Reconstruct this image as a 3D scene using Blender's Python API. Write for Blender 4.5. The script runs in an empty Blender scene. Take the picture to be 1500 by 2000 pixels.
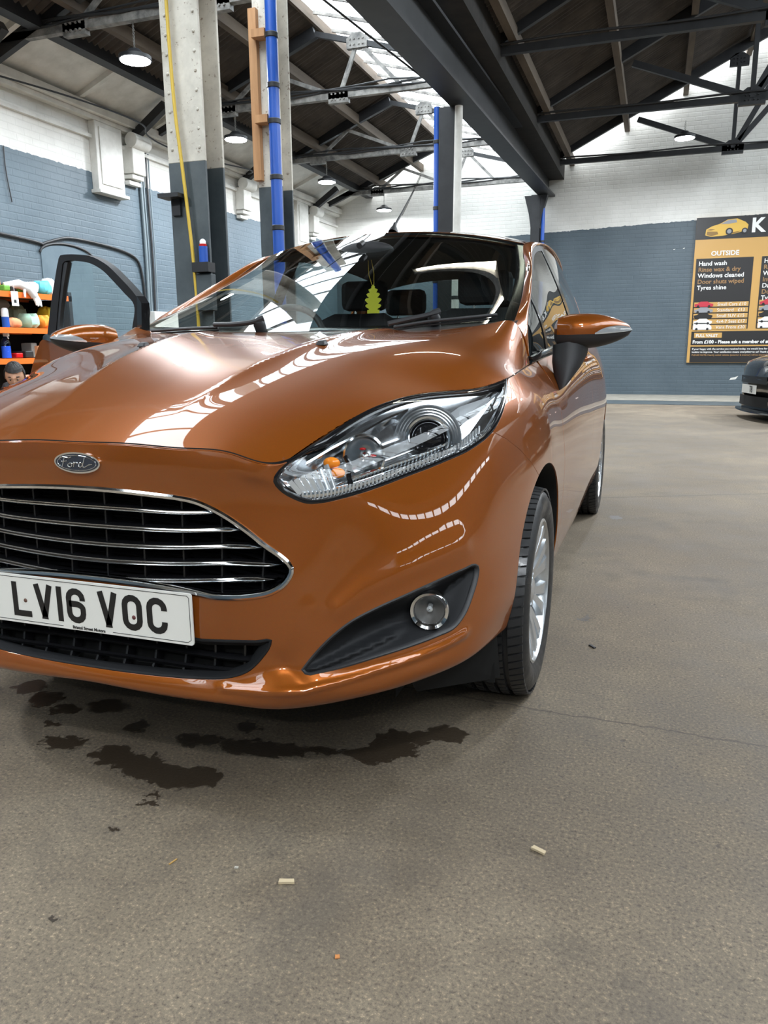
import bpy, bmesh, math, random
import numpy as np
from mathutils import Vector, Matrix
from mathutils.geometry import delaunay_2d_cdt
random.seed(7); np.random.seed(7)
C = bpy.context.scene.collection
scn = bpy.context.scene
PI = math.pi

# ---------------------------------------------------------------- camera
CAM_F, CAM_X, CAM_Y, CAM_Z, YAW, PITCH, ROLL = 1500.0, 1.1154, -1.2649, 0.9623, 0.3362, 0.2121, -0.0078
_r = np.array([math.cos(YAW), math.sin(YAW), 0.0])
_w = np.array([-math.sin(YAW)*math.cos(PITCH), math.cos(YAW)*math.cos(PITCH), -math.sin(PITCH)])
_u = np.cross(_r, _w)
_r, _u = math.cos(ROLL)*_r + math.sin(ROLL)*_u, -math.sin(ROLL)*_r + math.cos(ROLL)*_u
_o = np.array([CAM_X, CAM_Y, CAM_Z])
cd = bpy.data.cameras.new('camera'); cam = bpy.data.objects.new('camera', cd); C.objects.link(cam)
cd.sensor_fit = 'VERTICAL'; cd.sensor_height = 24.0; cd.lens = CAM_F/2000*24.0; cd.clip_start = 0.02; cd.clip_end = 200
cam.matrix_world = Matrix(((_r[0], _u[0], -_w[0], CAM_X), (_r[1], _u[1], -_w[1], CAM_Y), (_r[2], _u[2], -_w[2], CAM_Z), (0, 0, 0, 1)))
scn.camera = cam

# ---------------------------------------------------------------- world: overcast daylight that comes in through the roof lights
w = bpy.data.worlds.new('world'); scn.world = w; w.use_nodes = True
bg = w.node_tree.nodes['Background']; bg.inputs[0].default_value = (0.92, 0.965, 1.0, 1); bg.inputs[1].default_value = 7.0
scn.view_settings.view_transform = 'Standard'; scn.view_settings.look = 'None'
scn.view_settings.gamma = 1.0; scn.view_settings.use_curve_mapping = False
scn.view_settings.exposure = 0.35

def area_light(name, loc, size, power, rot=(0, 0, 0), color=(1, 1, 1), sy=None, parent=None, shape=None, portal=False):
    l = bpy.data.lights.new(name, 'AREA'); l.energy = power; l.color = color
    l.shape = shape or ('RECTANGLE' if sy else 'SQUARE'); l.size = size
    if sy: l.size_y = sy
    if portal: l.cycles.is_portal = True
    o = bpy.data.objects.new(name, l); o.location = loc; o.rotation_euler = rot; C.objects.link(o)
    if parent: o.parent = parent
    return o

# ---------------------------------------------------------------- helpers: measuring points on the place, tags, materials
def at(px, py, X=None, Y=None, Z=None):
    """point on the sight line of a photo pixel that lies in a given plane of the place"""
    d = _w + _r*(px-750)/CAM_F - _u*(py-1000)/CAM_F
    t = (X-_o[0])/d[0] if X is not None else (Y-_o[1])/d[1] if Y is not None else (Z-_o[2])/d[2]
    return _o + t*d
def ray_dir(px, py):
    d = _w + _r*(px-750)/CAM_F - _u*(py-1000)/CAM_F
    return d/np.linalg.norm(d)
def project(P):
    d = np.asarray(P) - _o; D = d @ _w
    return np.stack([750+CAM_F*(d @ _r)/D, 1000-CAM_F*(d @ _u)/D], -1)

def tag(o, label=None, cat=None, group=None, kind=None):
    if label: o['label'] = label
    if cat: o['category'] = cat
    if group: o['group'] = group
    if kind: o['kind'] = kind
    return o
def empty(name, loc=(0, 0, 0), rz=0, label=None, cat=None, group=None, parent=None):
    o = bpy.data.objects.new(name, None); o.location = loc; o.rotation_euler = (0, 0, rz); C.objects.link(o)
    o.empty_display_size = 0.1
    if parent: o.parent = parent
    return tag(o, label, cat, group)
def put(name, mesh, mat, parent=None, loc=None, rot=None, world=True):
    """link a mesh as one object; with world=True the mesh is in world coordinates and the parent's place is taken off"""
    o = bpy.data.objects.new(name, mesh); C.objects.link(o)
    if mat is not None:
        mesh.materials.clear()
        for m in (mat if isinstance(mat, (list, tuple)) else [mat]): mesh.materials.append(m)
    if parent is not None:
        o.parent = parent
        if world:
            bpy.context.view_layer.update()
            o.matrix_parent_inverse = parent.matrix_world.inverted()
    if loc is not None: o.location = loc
    if rot is not None: o.rotation_euler = rot
    return o

class MB:
    """collects simple solids into one mesh"""
    def __init__(s): s.v = []; s.f = []; s.m = []; s.sm = []; s.cur = 0
    def add(s, vs, fs, smooth=False):
        n = len(s.v); s.v += [tuple(float(c) for c in p) for p in vs]
        s.f += [tuple(i+n for i in f) for f in fs]; s.m += [s.cur]*len(fs); s.sm += [smooth]*len(fs); return s
    def box(s, x0, x1, y0, y1, z0, z1):
        x0, x1 = min(x0, x1), max(x0, x1); y0, y1 = min(y0, y1), max(y0, y1); z0, z1 = min(z0, z1), max(z0, z1)
        return s.add([(x0,y0,z0),(x1,y0,z0),(x1,y1,z0),(x0,y1,z0),(x0,y0,z1),(x1,y0,z1),(x1,y1,z1),(x0,y1,z1)],
                     [(0,3,2,1),(4,5,6,7),(0,1,5,4),(1,2,6,5),(2,3,7,6),(3,0,4,7)])
    def bar(s, a, b, w, h, up=(0, 0, 1)):
        a = Vector(a); b = Vector(b); d = (b-a).normalized(); up = Vector(up)
        if abs(d.dot(up)) > .99: up = Vector((0, 1, 0))
        sx = d.cross(up).normalized()*w/2; sz = sx.cross(d).normalized()*h/2
        vs = [a-sx-sz, a+sx-sz, a+sx+sz, a-sx+sz, b-sx-sz, b+sx-sz, b+sx+sz, b-sx+sz]
        return s.add(vs, [(0,3,2,1),(4,5,6,7),(0,1,5,4),(1,2,6,5),(2,3,7,6),(3,0,4,7)])
    def tube(s, pts, r, n=8, cap=True, closed=False):
        P = [Vector(p) for p in pts]; rr = r if isinstance(r, (list, tuple)) else [r]*len(P); vs = []; up = Vector((0, 0, 1)); prev = None
        for i, p in enumerate(P):
            if closed: t = (P[(i+1) % len(P)]-P[i-1]).normalized()
            else: t = (P[min(i+1, len(P)-1)]-P[max(i-1, 0)]).normalized()
            if prev is None: prev = t.orthogonal().normalized()
            a = (prev-t*prev.dot(t)); a = a.normalized() if a.length > 1e-6 else t.orthogonal().normalized(); prev = a; b = t.cross(a)
            for k in range(n):
                q = 2*PI*k/n; vs.append(p+(a*math.cos(q)+b*math.sin(q))*rr[i])
        fs = []; m = len(P)
        for i in range(m if closed else m-1):
            j = (i+1) % m
            for k in range(n): fs.append((i*n+k, i*n+(k+1) % n, j*n+(k+1) % n, j*n+k))
        if cap and not closed: fs += [tuple(range(n))[::-1], tuple(range((m-1)*n, m*n))]
        return s.add(vs, fs, True)
    def cyl(s, a, b, r, n=24, r2=None): return s.tube([a, b], [r, r if r2 is None else r2], n)
    def lathe(s, prof, o=(0, 0, 0), ax=(0, 0, 1), n=32, smooth=True, scale=(1, 1)):
        """prof: list of (radius, height) turned about ax through o"""
        ax = Vector(ax).normalized(); a = ax.orthogonal().normalized()
        if abs(ax.z) < .9: a = Vector((0, 0, 1)).cross(ax).normalized()
        b = ax.cross(a); o = Vector(o); vs = []
        for r, h in prof:
            for k in range(n): q = 2*PI*k/n; vs.append(o+ax*h+(a*math.cos(q)*scale[0]+b*math.sin(q)*scale[1])*r)
        fs = [(i*n+k, i*n+(k+1) % n, (i+1)*n+(k+1) % n, (i+1)*n+k) for i in range(len(prof)-1) for k in range(n)]
        return s.add(vs, fs, smooth)
    def prism(s, poly, o, ex, ey, depth):
        """poly 2D points placed by axes ex, ey at o, pushed by vector depth"""
        o = Vector(o); ex = Vector(ex); ey = Vector(ey); d = Vector(depth); n = len(poly)
        vs = [o+ex*x+ey*y for x, y in poly]; vs += [v+d for v in vs]
        from mathutils.geometry import tessellate_polygon
        tr = tessellate_polygon([[Vector((x, y, 0)) for x, y in poly]])
        fs = [tuple(t) for t in tr] + [tuple(i+n for i in t[::-1]) for t in tr] + [(i, (i+1) % n, (i+1) % n+n, i+n) for i in range(n)]
        return s.add(vs, fs)
    def sphere(s, c, r, n=16, m=10, sc=(1, 1, 1)):
        c = Vector(c); vs = []
        for i in range(m+1):
            t = PI*i/m
            for k in range(n): q = 2*PI*k/n; vs.append(c+Vector((r*sc[0]*math.sin(t)*math.cos(q), r*sc[1]*math.sin(t)*math.sin(q), r*sc[2]*math.cos(t))))
        return s.add(vs, [(i*n+k, (i+1)*n+k, (i+1)*n+(k+1) % n, i*n+(k+1) % n) for i in range(m) for k in range(n)], True)
    def grid(s, G, smooth=True, flip=False):
        R = len(G); K = len(G[0]); vs = [p for row in G for p in row]
        fs = [(i*K+j, i*K+j+1, (i+1)*K+j+1, (i+1)*K+j) for i in range(R-1) for j in range(K-1)]
        if flip: fs = [f[::-1] for f in fs]
        return s.add(vs, fs, smooth)
    def mesh(s, name='m', bevel=0, seg=2):
        me = bpy.data.meshes.new(name); me.from_pydata(s.v, [], s.f); me.validate()
        if len(me.polygons) == len(s.sm): me.polygons.foreach_set('use_smooth', s.sm); me.polygons.foreach_set('material_index', s.m)
        bm = bmesh.new(); bm.from_mesh(me)
        bmesh.ops.recalc_face_normals(bm, faces=bm.faces)
        if bevel: bmesh.ops.bevel(bm, geom=[e for e in bm.edges if len(e.link_faces) == 2 and e.calc_face_angle(0) > .6], offset=bevel, segments=seg, affect='EDGES', profile=.5, clamp_overlap=True)
        for e in bm.edges:
            if len(e.link_faces) == 2 and e.calc_face_angle(0) > .7: e.smooth = False
        bm.to_mesh(me); bm.free(); return me
    def build(s, name, mat, parent=None, bevel=0, world=True, loc=None, rot=None):
        return put(name, s.mesh(name, bevel), mat, parent, loc, rot, world)

MAT = {}
def material(name, col=(.5, .5, .5), rough=.5, metal=0, **kw):
    m = bpy.data.materials.new(name); m.use_nodes = True; b = m.node_tree.nodes['Principled BSDF']
    b.inputs['Base Color'].default_value = (*col, 1); b.inputs['Roughness'].default_value = rough; b.inputs['Metallic'].default_value = metal
    for k, v in kw.items():
        k = k.replace('_', ' ')
        if k in b.inputs: b.inputs[k].default_value = v
    MAT[name] = m; return m
class NT:
    """small node-tree writer"""
    def __init__(s, m): s.t = m.node_tree; s.b = s.t.nodes.get('Principled BSDF')
    def n(s, typ, **kw):
        o = s.t.nodes.new(typ)
        for k, v in kw.items():
            if k.startswith('i'): 
                key = k[1:]; o.inputs[int(key) if key.isdigit() else key.replace('_', ' ')].default_value = v
            else: setattr(o, k, v)
        return o
    def l(s, a, b): s.t.links.new(a, b)
    def coord(s, kind='Object'): return s.n('ShaderNodeTexCoord').outputs[kind]
    def geo(s): return s.n('ShaderNodeNewGeometry').outputs['Position']
    def noise(s, vec, scale, detail=4, rough=.5, out='Fac'):
        o = s.n('ShaderNodeTexNoise'); o.inputs['Scale'].default_value = scale; o.inputs['Detail'].default_value = detail; o.inputs['Roughness'].default_value = rough
        s.l(vec, o.inputs['Vector']); return o.outputs[out]
    def ramp(s, fac, stops):
        o = s.n('ShaderNodeValToRGB'); cr = o.color_ramp
        while len(cr.elements) < len(stops): cr.elements.new(.5)
        for e, (p, c) in zip(cr.elements, stops): e.position = p; e.color = (*c, 1) if len(c) == 3 else c
        s.l(fac, o.inputs[0]); return o.outputs[0]
    def math(s, op, a, b=None, c=None, clamp=False):
        o = s.n('ShaderNodeMath', operation=op); o.use_clamp = clamp
        for i, v in enumerate((a, b, c)):
            if v is None: continue
            if isinstance(v, (int, float)): o.inputs[i].default_value = v
            else: s.l(v, o.inputs[i])
        return o.outputs[0]
    def mix(s, fac, a, b, mode='MIX'):
        o = s.n('ShaderNodeMix', data_type='RGBA', blend_type=mode)
        for i, v in ((0, fac), (6, a), (7, b)):
            if isinstance(v, (int, float)): o.inputs[i].default_value = v
            elif isinstance(v, tuple): o.inputs[i].default_value = (*v, 1)
            else: s.l(v, o.inputs[i])
        return o.outputs[2]
    def bump(s, h, strength=.3, dist=.01, prev=None):
        o = s.n('ShaderNodeBump'); o.inputs['Strength'].default_value = strength; o.inputs['Distance'].default_value = dist
        s.l(h, o.inputs['Height']); 
        if prev is not None: s.l(prev, o.inputs['Normal'])
        s.l(o.outputs[0], s.b.inputs['Normal']); return o.outputs[0]
    def color(s, c): s.l(c, s.b.inputs['Base Color'])
    def rough(s, c): s.l(c, s.b.inputs['Roughness'])
# ---------------------------------------------------------------- materials
def mat_paint():
    m = material('copper_paint', (.275, .070, .0075), .34, .42, Specular_IOR_Level=.12, Coat_Weight=1.0, Coat_Roughness=.015, Coat_IOR=1.6)
    t = NT(m); v = t.n('ShaderNodeTexVoronoi'); v.inputs['Scale'].default_value = 2600; t.l(t.coord(), v.inputs['Vector'])
    c = t.mix(.16, (.280, .073, .0075), v.outputs['Color'], 'OVERLAY'); t.color(c); return m
paint = mat_paint()
material('chrome', (.82, .83, .84), .08, 1.0)
material('dull_chrome', (.55, .56, .57), .22, 1.0)
material('lamp_chrome', (.85, .87, .88), .13, 1.0)
material('black_gloss', (.008, .008, .009), .12)
material('black_plastic', (.022, .022, .024), .5)
material('charcoal_plastic', (.012, .0125, .014), .6, 0, Specular_IOR_Level=.22)
material('grille_black', (.006, .006, .007), .35)
material('dark_void', (.004, .004, .004), .9)
material('dark_cabin', (.018, .018, .020), .8)
material('trim_cloth', (.03, .032, .036), .9)
material('amber_plastic', (.95, .28, .02), .2)
material('red_plastic', (.5, .01, .01), .2)
material('white_plastic', (.8, .8, .8), .4)
material('rim_silver', (.62, .64, .66), .26, .85)
material('brake_steel', (.25, .24, .23), .45, .9)
material('clear_ridge', (.75, .78, .80), .12, .6)
material('plate_white', (.80, .79, .74), .3, 0, Coat_Weight=.5)
material('plate_black', (.010, .010, .011), .35)
material('badge_blue', (.016, .03, .06), .15, .3, Coat_Weight=1.0)
material('air_freshener_card', (.68, .64, .04), .6)
material('orange_enamel', (.85, .16, .02), .35)
material('wood', (.42, .28, .16), .7)
def mat_glass(name, tint, ior=1.5, rough=0.0, gl=1.0):
    m = bpy.data.materials.new(name); m.use_nodes = True; t = m.node_tree; t.nodes.clear()
    o = t.nodes.new('ShaderNodeOutputMaterial'); mx = t.nodes.new('ShaderNodeMixShader'); tr = t.nodes.new('ShaderNodeBsdfTransparent'); gg = t.nodes.new('ShaderNodeBsdfGlossy'); geo = t.nodes.new('ShaderNodeNewGeometry')
    tr.inputs[0].default_value = (*tint, 1); gg.inputs['Roughness'].default_value = rough; gg.inputs[0].default_value = (gl, gl, gl, 1); 
    # Schlick reflectance, the same from both sides of the pane
    f0 = ((ior-1)/(ior+1))**2
    dt = t.nodes.new('ShaderNodeVectorMath'); dt.operation = 'DOT_PRODUCT'; t.links.new(geo.outputs['Normal'], dt.inputs[0]); t.links.new(geo.outputs['Incoming'], dt.inputs[1])
    def mt(op, a, b=None):
        n = t.nodes.new('ShaderNodeMath'); n.operation = op
        for i, v in enumerate((a, b)):
            if v is None: continue
            if isinstance(v, (int, float)): n.inputs[i].default_value = v
            else: t.links.new(v, n.inputs[i])
        return n.outputs[0]
    fr = mt('ADD', mt('MULTIPLY', mt('POWER', mt('SUBTRACT', 1.0, mt('ABSOLUTE', dt.outputs['Value'])), 5.0), 1-f0), f0)
    t.links.new(fr, mx.inputs[0]); t.links.new(tr.outputs[0], mx.inputs[1]); t.links.new(gg.outputs[0], mx.inputs[2]); t.links.new(mx.outputs[0], o.inputs[0]); MAT[name] = m; return m
mat_glass('windscreen_glass', (.80, .86, .84), 1.75)
mat_glass('side_glass', (.45, .52, .50), 1.8)
mat_glass('clear_door_glass', (.86, .93, .91), 1.5)
mat_glass('lens_glass', (.96, .97, .98), 1.45)
mat_glass('bottle_plastic', (.55, .7, .95), 1.4)
def mat_tyre():
    m = material('tyre_rubber', (.016, .016, .017), .42); t = NT(m)
    t.rough(t.ramp(t.noise(t.coord(), 9, 5, .7), [(.35, (.25,)*3), (.65, (.62,)*3)])); return m
mat_tyre()
def emit(name, col, s):
    m = material(name, (0, 0, 0), .5); m.node_tree.nodes['Principled BSDF'].inputs['Emission Color'].default_value = (*col, 1); m.node_tree.nodes['Principled BSDF'].inputs['Emission Strength'].default_value = s; return m
emit('led_panel', (.93, .96, 1.0), 60)
emit('tube_glow', (1.0, .95, .80), 30)
M = MAT
# ---------------------------------------------------------------- smooth body surfaces
_BC = {}
def _cardinal(n):
    """natural cubic spline: second derivatives as a linear map of the values"""
    if n in _BC: return _BC[n]
    A = np.zeros((n, n)); D = np.zeros((n, n)); A[0, 0] = A[-1, -1] = 1
    for i in range(1, n-1): A[i, i-1:i+2] = (1, 4, 1); D[i, i-1:i+2] = (6, -12, 6)
    _BC[n] = np.linalg.solve(A, D); return _BC[n]
def basis(n, t):
    M = _cardinal(n); t = np.atleast_1d(np.asarray(t, float)); k = np.clip(np.floor(t).astype(int), 0, n-2); f = t-k
    B = np.zeros((len(t), n)); r = np.arange(len(t))
    B[r, k] += 1-f; B[r, k+1] += f
    g = 1-f
    return B + M[k]*((g**3-g)/6)[:, None] + M[k+1]*((f**3-f)/6)[:, None]
def fair_net(N, pix, lam=.5, wp=.25, wr=12, sym=True, fixed={}, lamv=None):
    """smooths a net of guessed points while keeping the measured ones on their sight lines"""
    N = np.array(N, float); R, K, _ = N.shape; lamv = lam if lamv is None else lamv
    n = R*K; rows = []; rhs = []
    def idx(i, j, c): return (i*K+j)*3+c
    ent = []; b = []
    def eq(terms, v): ent.append(terms); b.append(v)
    for i in range(R):
        for j in range(K):
            for c in range(3):
                w_ = wp
                if (i, j) in fixed: w_ = 200
                eq([(idx(i, j, c), w_)], w_*(fixed[(i, j)][c] if (i, j) in fixed else N[i, j, c]))
            if sym and j == 0: eq([(idx(i, 0, 0), 100)], 0)
    for (i, j), p in pix.items():
        d = ray_dir(p[0], p[1]); w0 = wr*(p[2] if len(p) > 2 else 1); M = np.eye(3)-np.outer(d, d); q = M @ _o
        for r_ in range(3): eq([(idx(i, j, c), w0*M[r_, c]) for c in range(3)], w0*q[r_])
    def dd(ids, P, l):
        h1 = np.linalg.norm(P[1]-P[0])+1e-3; h2 = np.linalg.norm(P[2]-P[1])+1e-3; m = (h1+h2)/2
        w0, w2 = m/h1, m/h2
        # keep the curvature of the guess partly: penalise the change of second difference less than its size
        return w0, -(w0+w2), w2
    for i in range(R):
        for j in range(1, K-1):
            a = dd(None, N[i, j-1:j+2], lam)
            for c in range(3):
                g = a[0]*N[i, j-1, c]+a[1]*N[i, j, c]+a[2]*N[i, j+1, c]
                eq([(idx(i, j-1, c), lam*a[0]), (idx(i, j, c), lam*a[1]), (idx(i, j+1, c), lam*a[2])], lam*g*.75)
        if sym:
            for c in (1, 2): eq([(idx(i, 0, c), -lam), (idx(i, 1, c), lam)], lam*.75*(N[i, 1, c]-N[i, 0, c]))
    for j in range(K):
        for i in range(1, R-1):
            a = dd(None, N[i-1:i+2, j], lamv)
            for c in range(3):
                g = a[0]*N[i-1, j, c]+a[1]*N[i, j, c]+a[2]*N[i+1, j, c]
                eq([(idx(i-1, j, c), lamv*a[0]), (idx(i, j, c), lamv*a[1]), (idx(i+1, j, c), lamv*a[2])], lamv*g*.75)
    H = np.zeros((3*n, 3*n)); q = np.zeros(3*n)
    for terms, v in zip(ent, b):
        ii = [t[0] for t in terms]; vv = np.array([t[1] for t in terms])
        H[np.ix_(ii, ii)] += np.outer(vv, vv); q[ii] += vv*v
    return np.linalg.solve(H, q).reshape(R, K, 3)

class Surf:
    """interpolating surface through a net; u runs along columns (negative on the mirrored side), v along rows"""
    def __init__(s, net, sym=True, disp=None, su=.1, sv=.08, sg=1):
        s.sg = sg; net = np.array(net, float); s.R, s.K = net.shape[:2]; s.sym = sym; s.disp = disp; s.su = su; s.sv = sv
        if sym:
            m = net[:, :0:-1].copy(); m[..., 0] *= -1; s.full = np.concatenate([m, net], 1); s.off = s.K-1
        else: s.full = net; s.off = 0
        s.inv = None
    def raw(s, u, v):
        Bu = basis(s.full.shape[1], np.asarray(u)+s.off); Bv = basis(s.R, v)
        return np.einsum('pi,pj,ijc->pc', Bv, Bu, s.full)
    def P(s, u, v):
        u = np.atleast_1d(np.asarray(u, float)); v = np.atleast_1d(np.asarray(v, float))
        p = s.raw(u, v)
        if s.disp is not None: p = p + s.rawN(u, v)*s.disp(u, v, p)[:, None]
        return p
    def rawN(s, u, v, e=1e-3):
        a = s.raw(u+e, v)-s.raw(u-e, v); b = s.raw(u, v+e)-s.raw(u, v-e); n = np.cross(b, a)*s.sg
        return n/np.maximum(np.linalg.norm(n, axis=1), 1e-9)[:, None]
    def N(s, u, v, e=2e-3):
        u = np.atleast_1d(np.asarray(u, float)); v = np.atleast_1d(np.asarray(v, float))
        if s.disp is None: return s.rawN(u, v)
        a = s.P(u+e, v)-s.P(u-e, v); b = s.P(u, v+e)-s.P(u, v-e); n = np.cross(b, a)*s.sg
        return n/np.maximum(np.linalg.norm(n, axis=1), 1e-9)[:, None]
    def uv(s, pix, lo=None):
        """surface coordinates of photo pixels (nearest front-facing hit)"""
        if s.inv is None:
            U, V = np.meshgrid(np.linspace(-s.off, s.K-1, 40*(s.K-1)//2*(2 if s.sym else 1)+1), np.linspace(0, s.R-1, 16*(s.R-1)+1))
            U = U.ravel(); V = V.ravel(); P = s.P(U, V); N = s.N(U, V); front = np.einsum('ij,ij->i', N, _o-P) > 0
            s.inv = (U[front], V[front], project(P[front]))
        U, V, Q = s.inv; out = []
        lo = lo or (-99, 99, -99, 99)
        msk = (U >= lo[0]) & (U <= lo[1]) & (V >= lo[2]) & (V <= lo[3]); U, V, Q = U[msk], V[msk], Q[msk]
        for p in pix:
            p = np.array(p[:2], float); k = np.argmin(((Q-p)**2).sum(1)); x = np.array([U[k], V[k]])
            for it in range(12):
                e = 1e-3; f = project(s.P([x[0], x[0]+e, x[0]], [x[1], x[1], x[1]+e])); J = np.stack([(f[1]-f[0])/e, (f[2]-f[0])/e], 1)
                r = p-f[0]
                st = np.linalg.solve(J.T @ J+np.eye(2)*1.0, J.T @ r); st = np.clip(st, -.3, .3); x = x+st
                x[0] = np.clip(x[0], -s.off-.2, s.K-1+.2); x[1] = np.clip(x[1], -.3, s.R-1+.3)
                if abs(st).max() < 1e-5: break
            out.append(x)
        return np.array(out)

def dens(poly, step, closed=True, corners=()):
    """catmull-rom through the points of an outline, with chosen corners kept sharp"""
    P = np.array([p[:2] for p in poly], float); n = len(P); out = []
    corners = set(corners) | {i for i, p in enumerate(poly) if len(p) > 2}
    for i in range(n if closed else n-1):
        a, b = P[i], P[(i+1) % n]
        p0 = P[(i-1) % n] if (closed or i > 0) else 2*a-b
        p3 = P[(i+2) % n] if (closed or i < n-2) else 2*b-a
        L = np.linalg.norm(b-a)
        def tan(pm, pc, pn):
            lm = np.linalg.norm(pc-pm)+1e-9; ln = np.linalg.norm(pn-pc)+1e-9
            return (pc-pm)/lm*(ln/(lm+ln))+(pn-pc)/ln*(lm/(lm+ln))
        ta = (b-a)/L if i in corners else tan(p0, a, b)
        tb = (b-a)/L if (i+1) % n in corners else tan(a, b, p3)
        k = max(1, int(round(L/step)))
        for q in range(k):
            t = q/k; h = (2*t**3-3*t*t+1, t**3-2*t*t+t, -2*t**3+3*t*t, t**3-t*t)
            out.append(h[0]*a+h[1]*L*ta+h[2]*b+h[3]*L*tb)
    if not closed: out.append(P[-1])
    return np.array(out)
def inside(poly, pts):
    x, y = pts[:, 0], pts[:, 1]; c = np.zeros(len(pts), bool); n = len(poly)
    for i in range(n):
        x1, y1 = poly[i]; x2, y2 = poly[i-1]
        if y1 == y2: continue
        k = ((y1 > y) != (y2 > y)) & (x < (x2-x1)*(y-y1)/(y2-y1)+x1); c ^= k
    return c
def area2(p): return (p[:, 0]*np.roll(p[:, 1], -1)-np.roll(p[:, 0], -1)*p[:, 1]).sum()
def seg_dist(poly, pts, closed=True):
    d = np.full(len(pts), 1e9); n = len(poly)
    for i in range(n if closed else n-1):
        a = poly[i]; b = poly[(i+1) % n]; ab = b-a; t = np.clip(((pts-a) @ ab)/max(ab @ ab, 1e-12), 0, 1)
        d = np.minimum(d, np.linalg.norm(pts-(a+t[:, None]*ab), axis=1))
    return d
def resample_uv(S, loop, step, closed=True):
    """even spacing in metres along a uv loop"""
    L = np.array(loop); Q = np.vstack([L, L[:1]]) if closed else L
    sub = []
    for a, b in zip(Q[:-1], Q[1:]): sub += [a+(b-a)*t for t in np.linspace(0, 1, 4, endpoint=False)]
    sub.append(Q[-1]); sub = np.array(sub); P = S.P(sub[:, 0], sub[:, 1]); s_ = np.r_[0, np.cumsum(np.linalg.norm(np.diff(P, axis=0), axis=1))]
    n = max(4, int(s_[-1]/step)); t = np.linspace(0, s_[-1], n+1)
    r = np.stack([np.interp(t, s_, sub[:, 0]), np.interp(t, s_, sub[:, 1])], 1)
    return r[:-1] if closed else r

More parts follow.
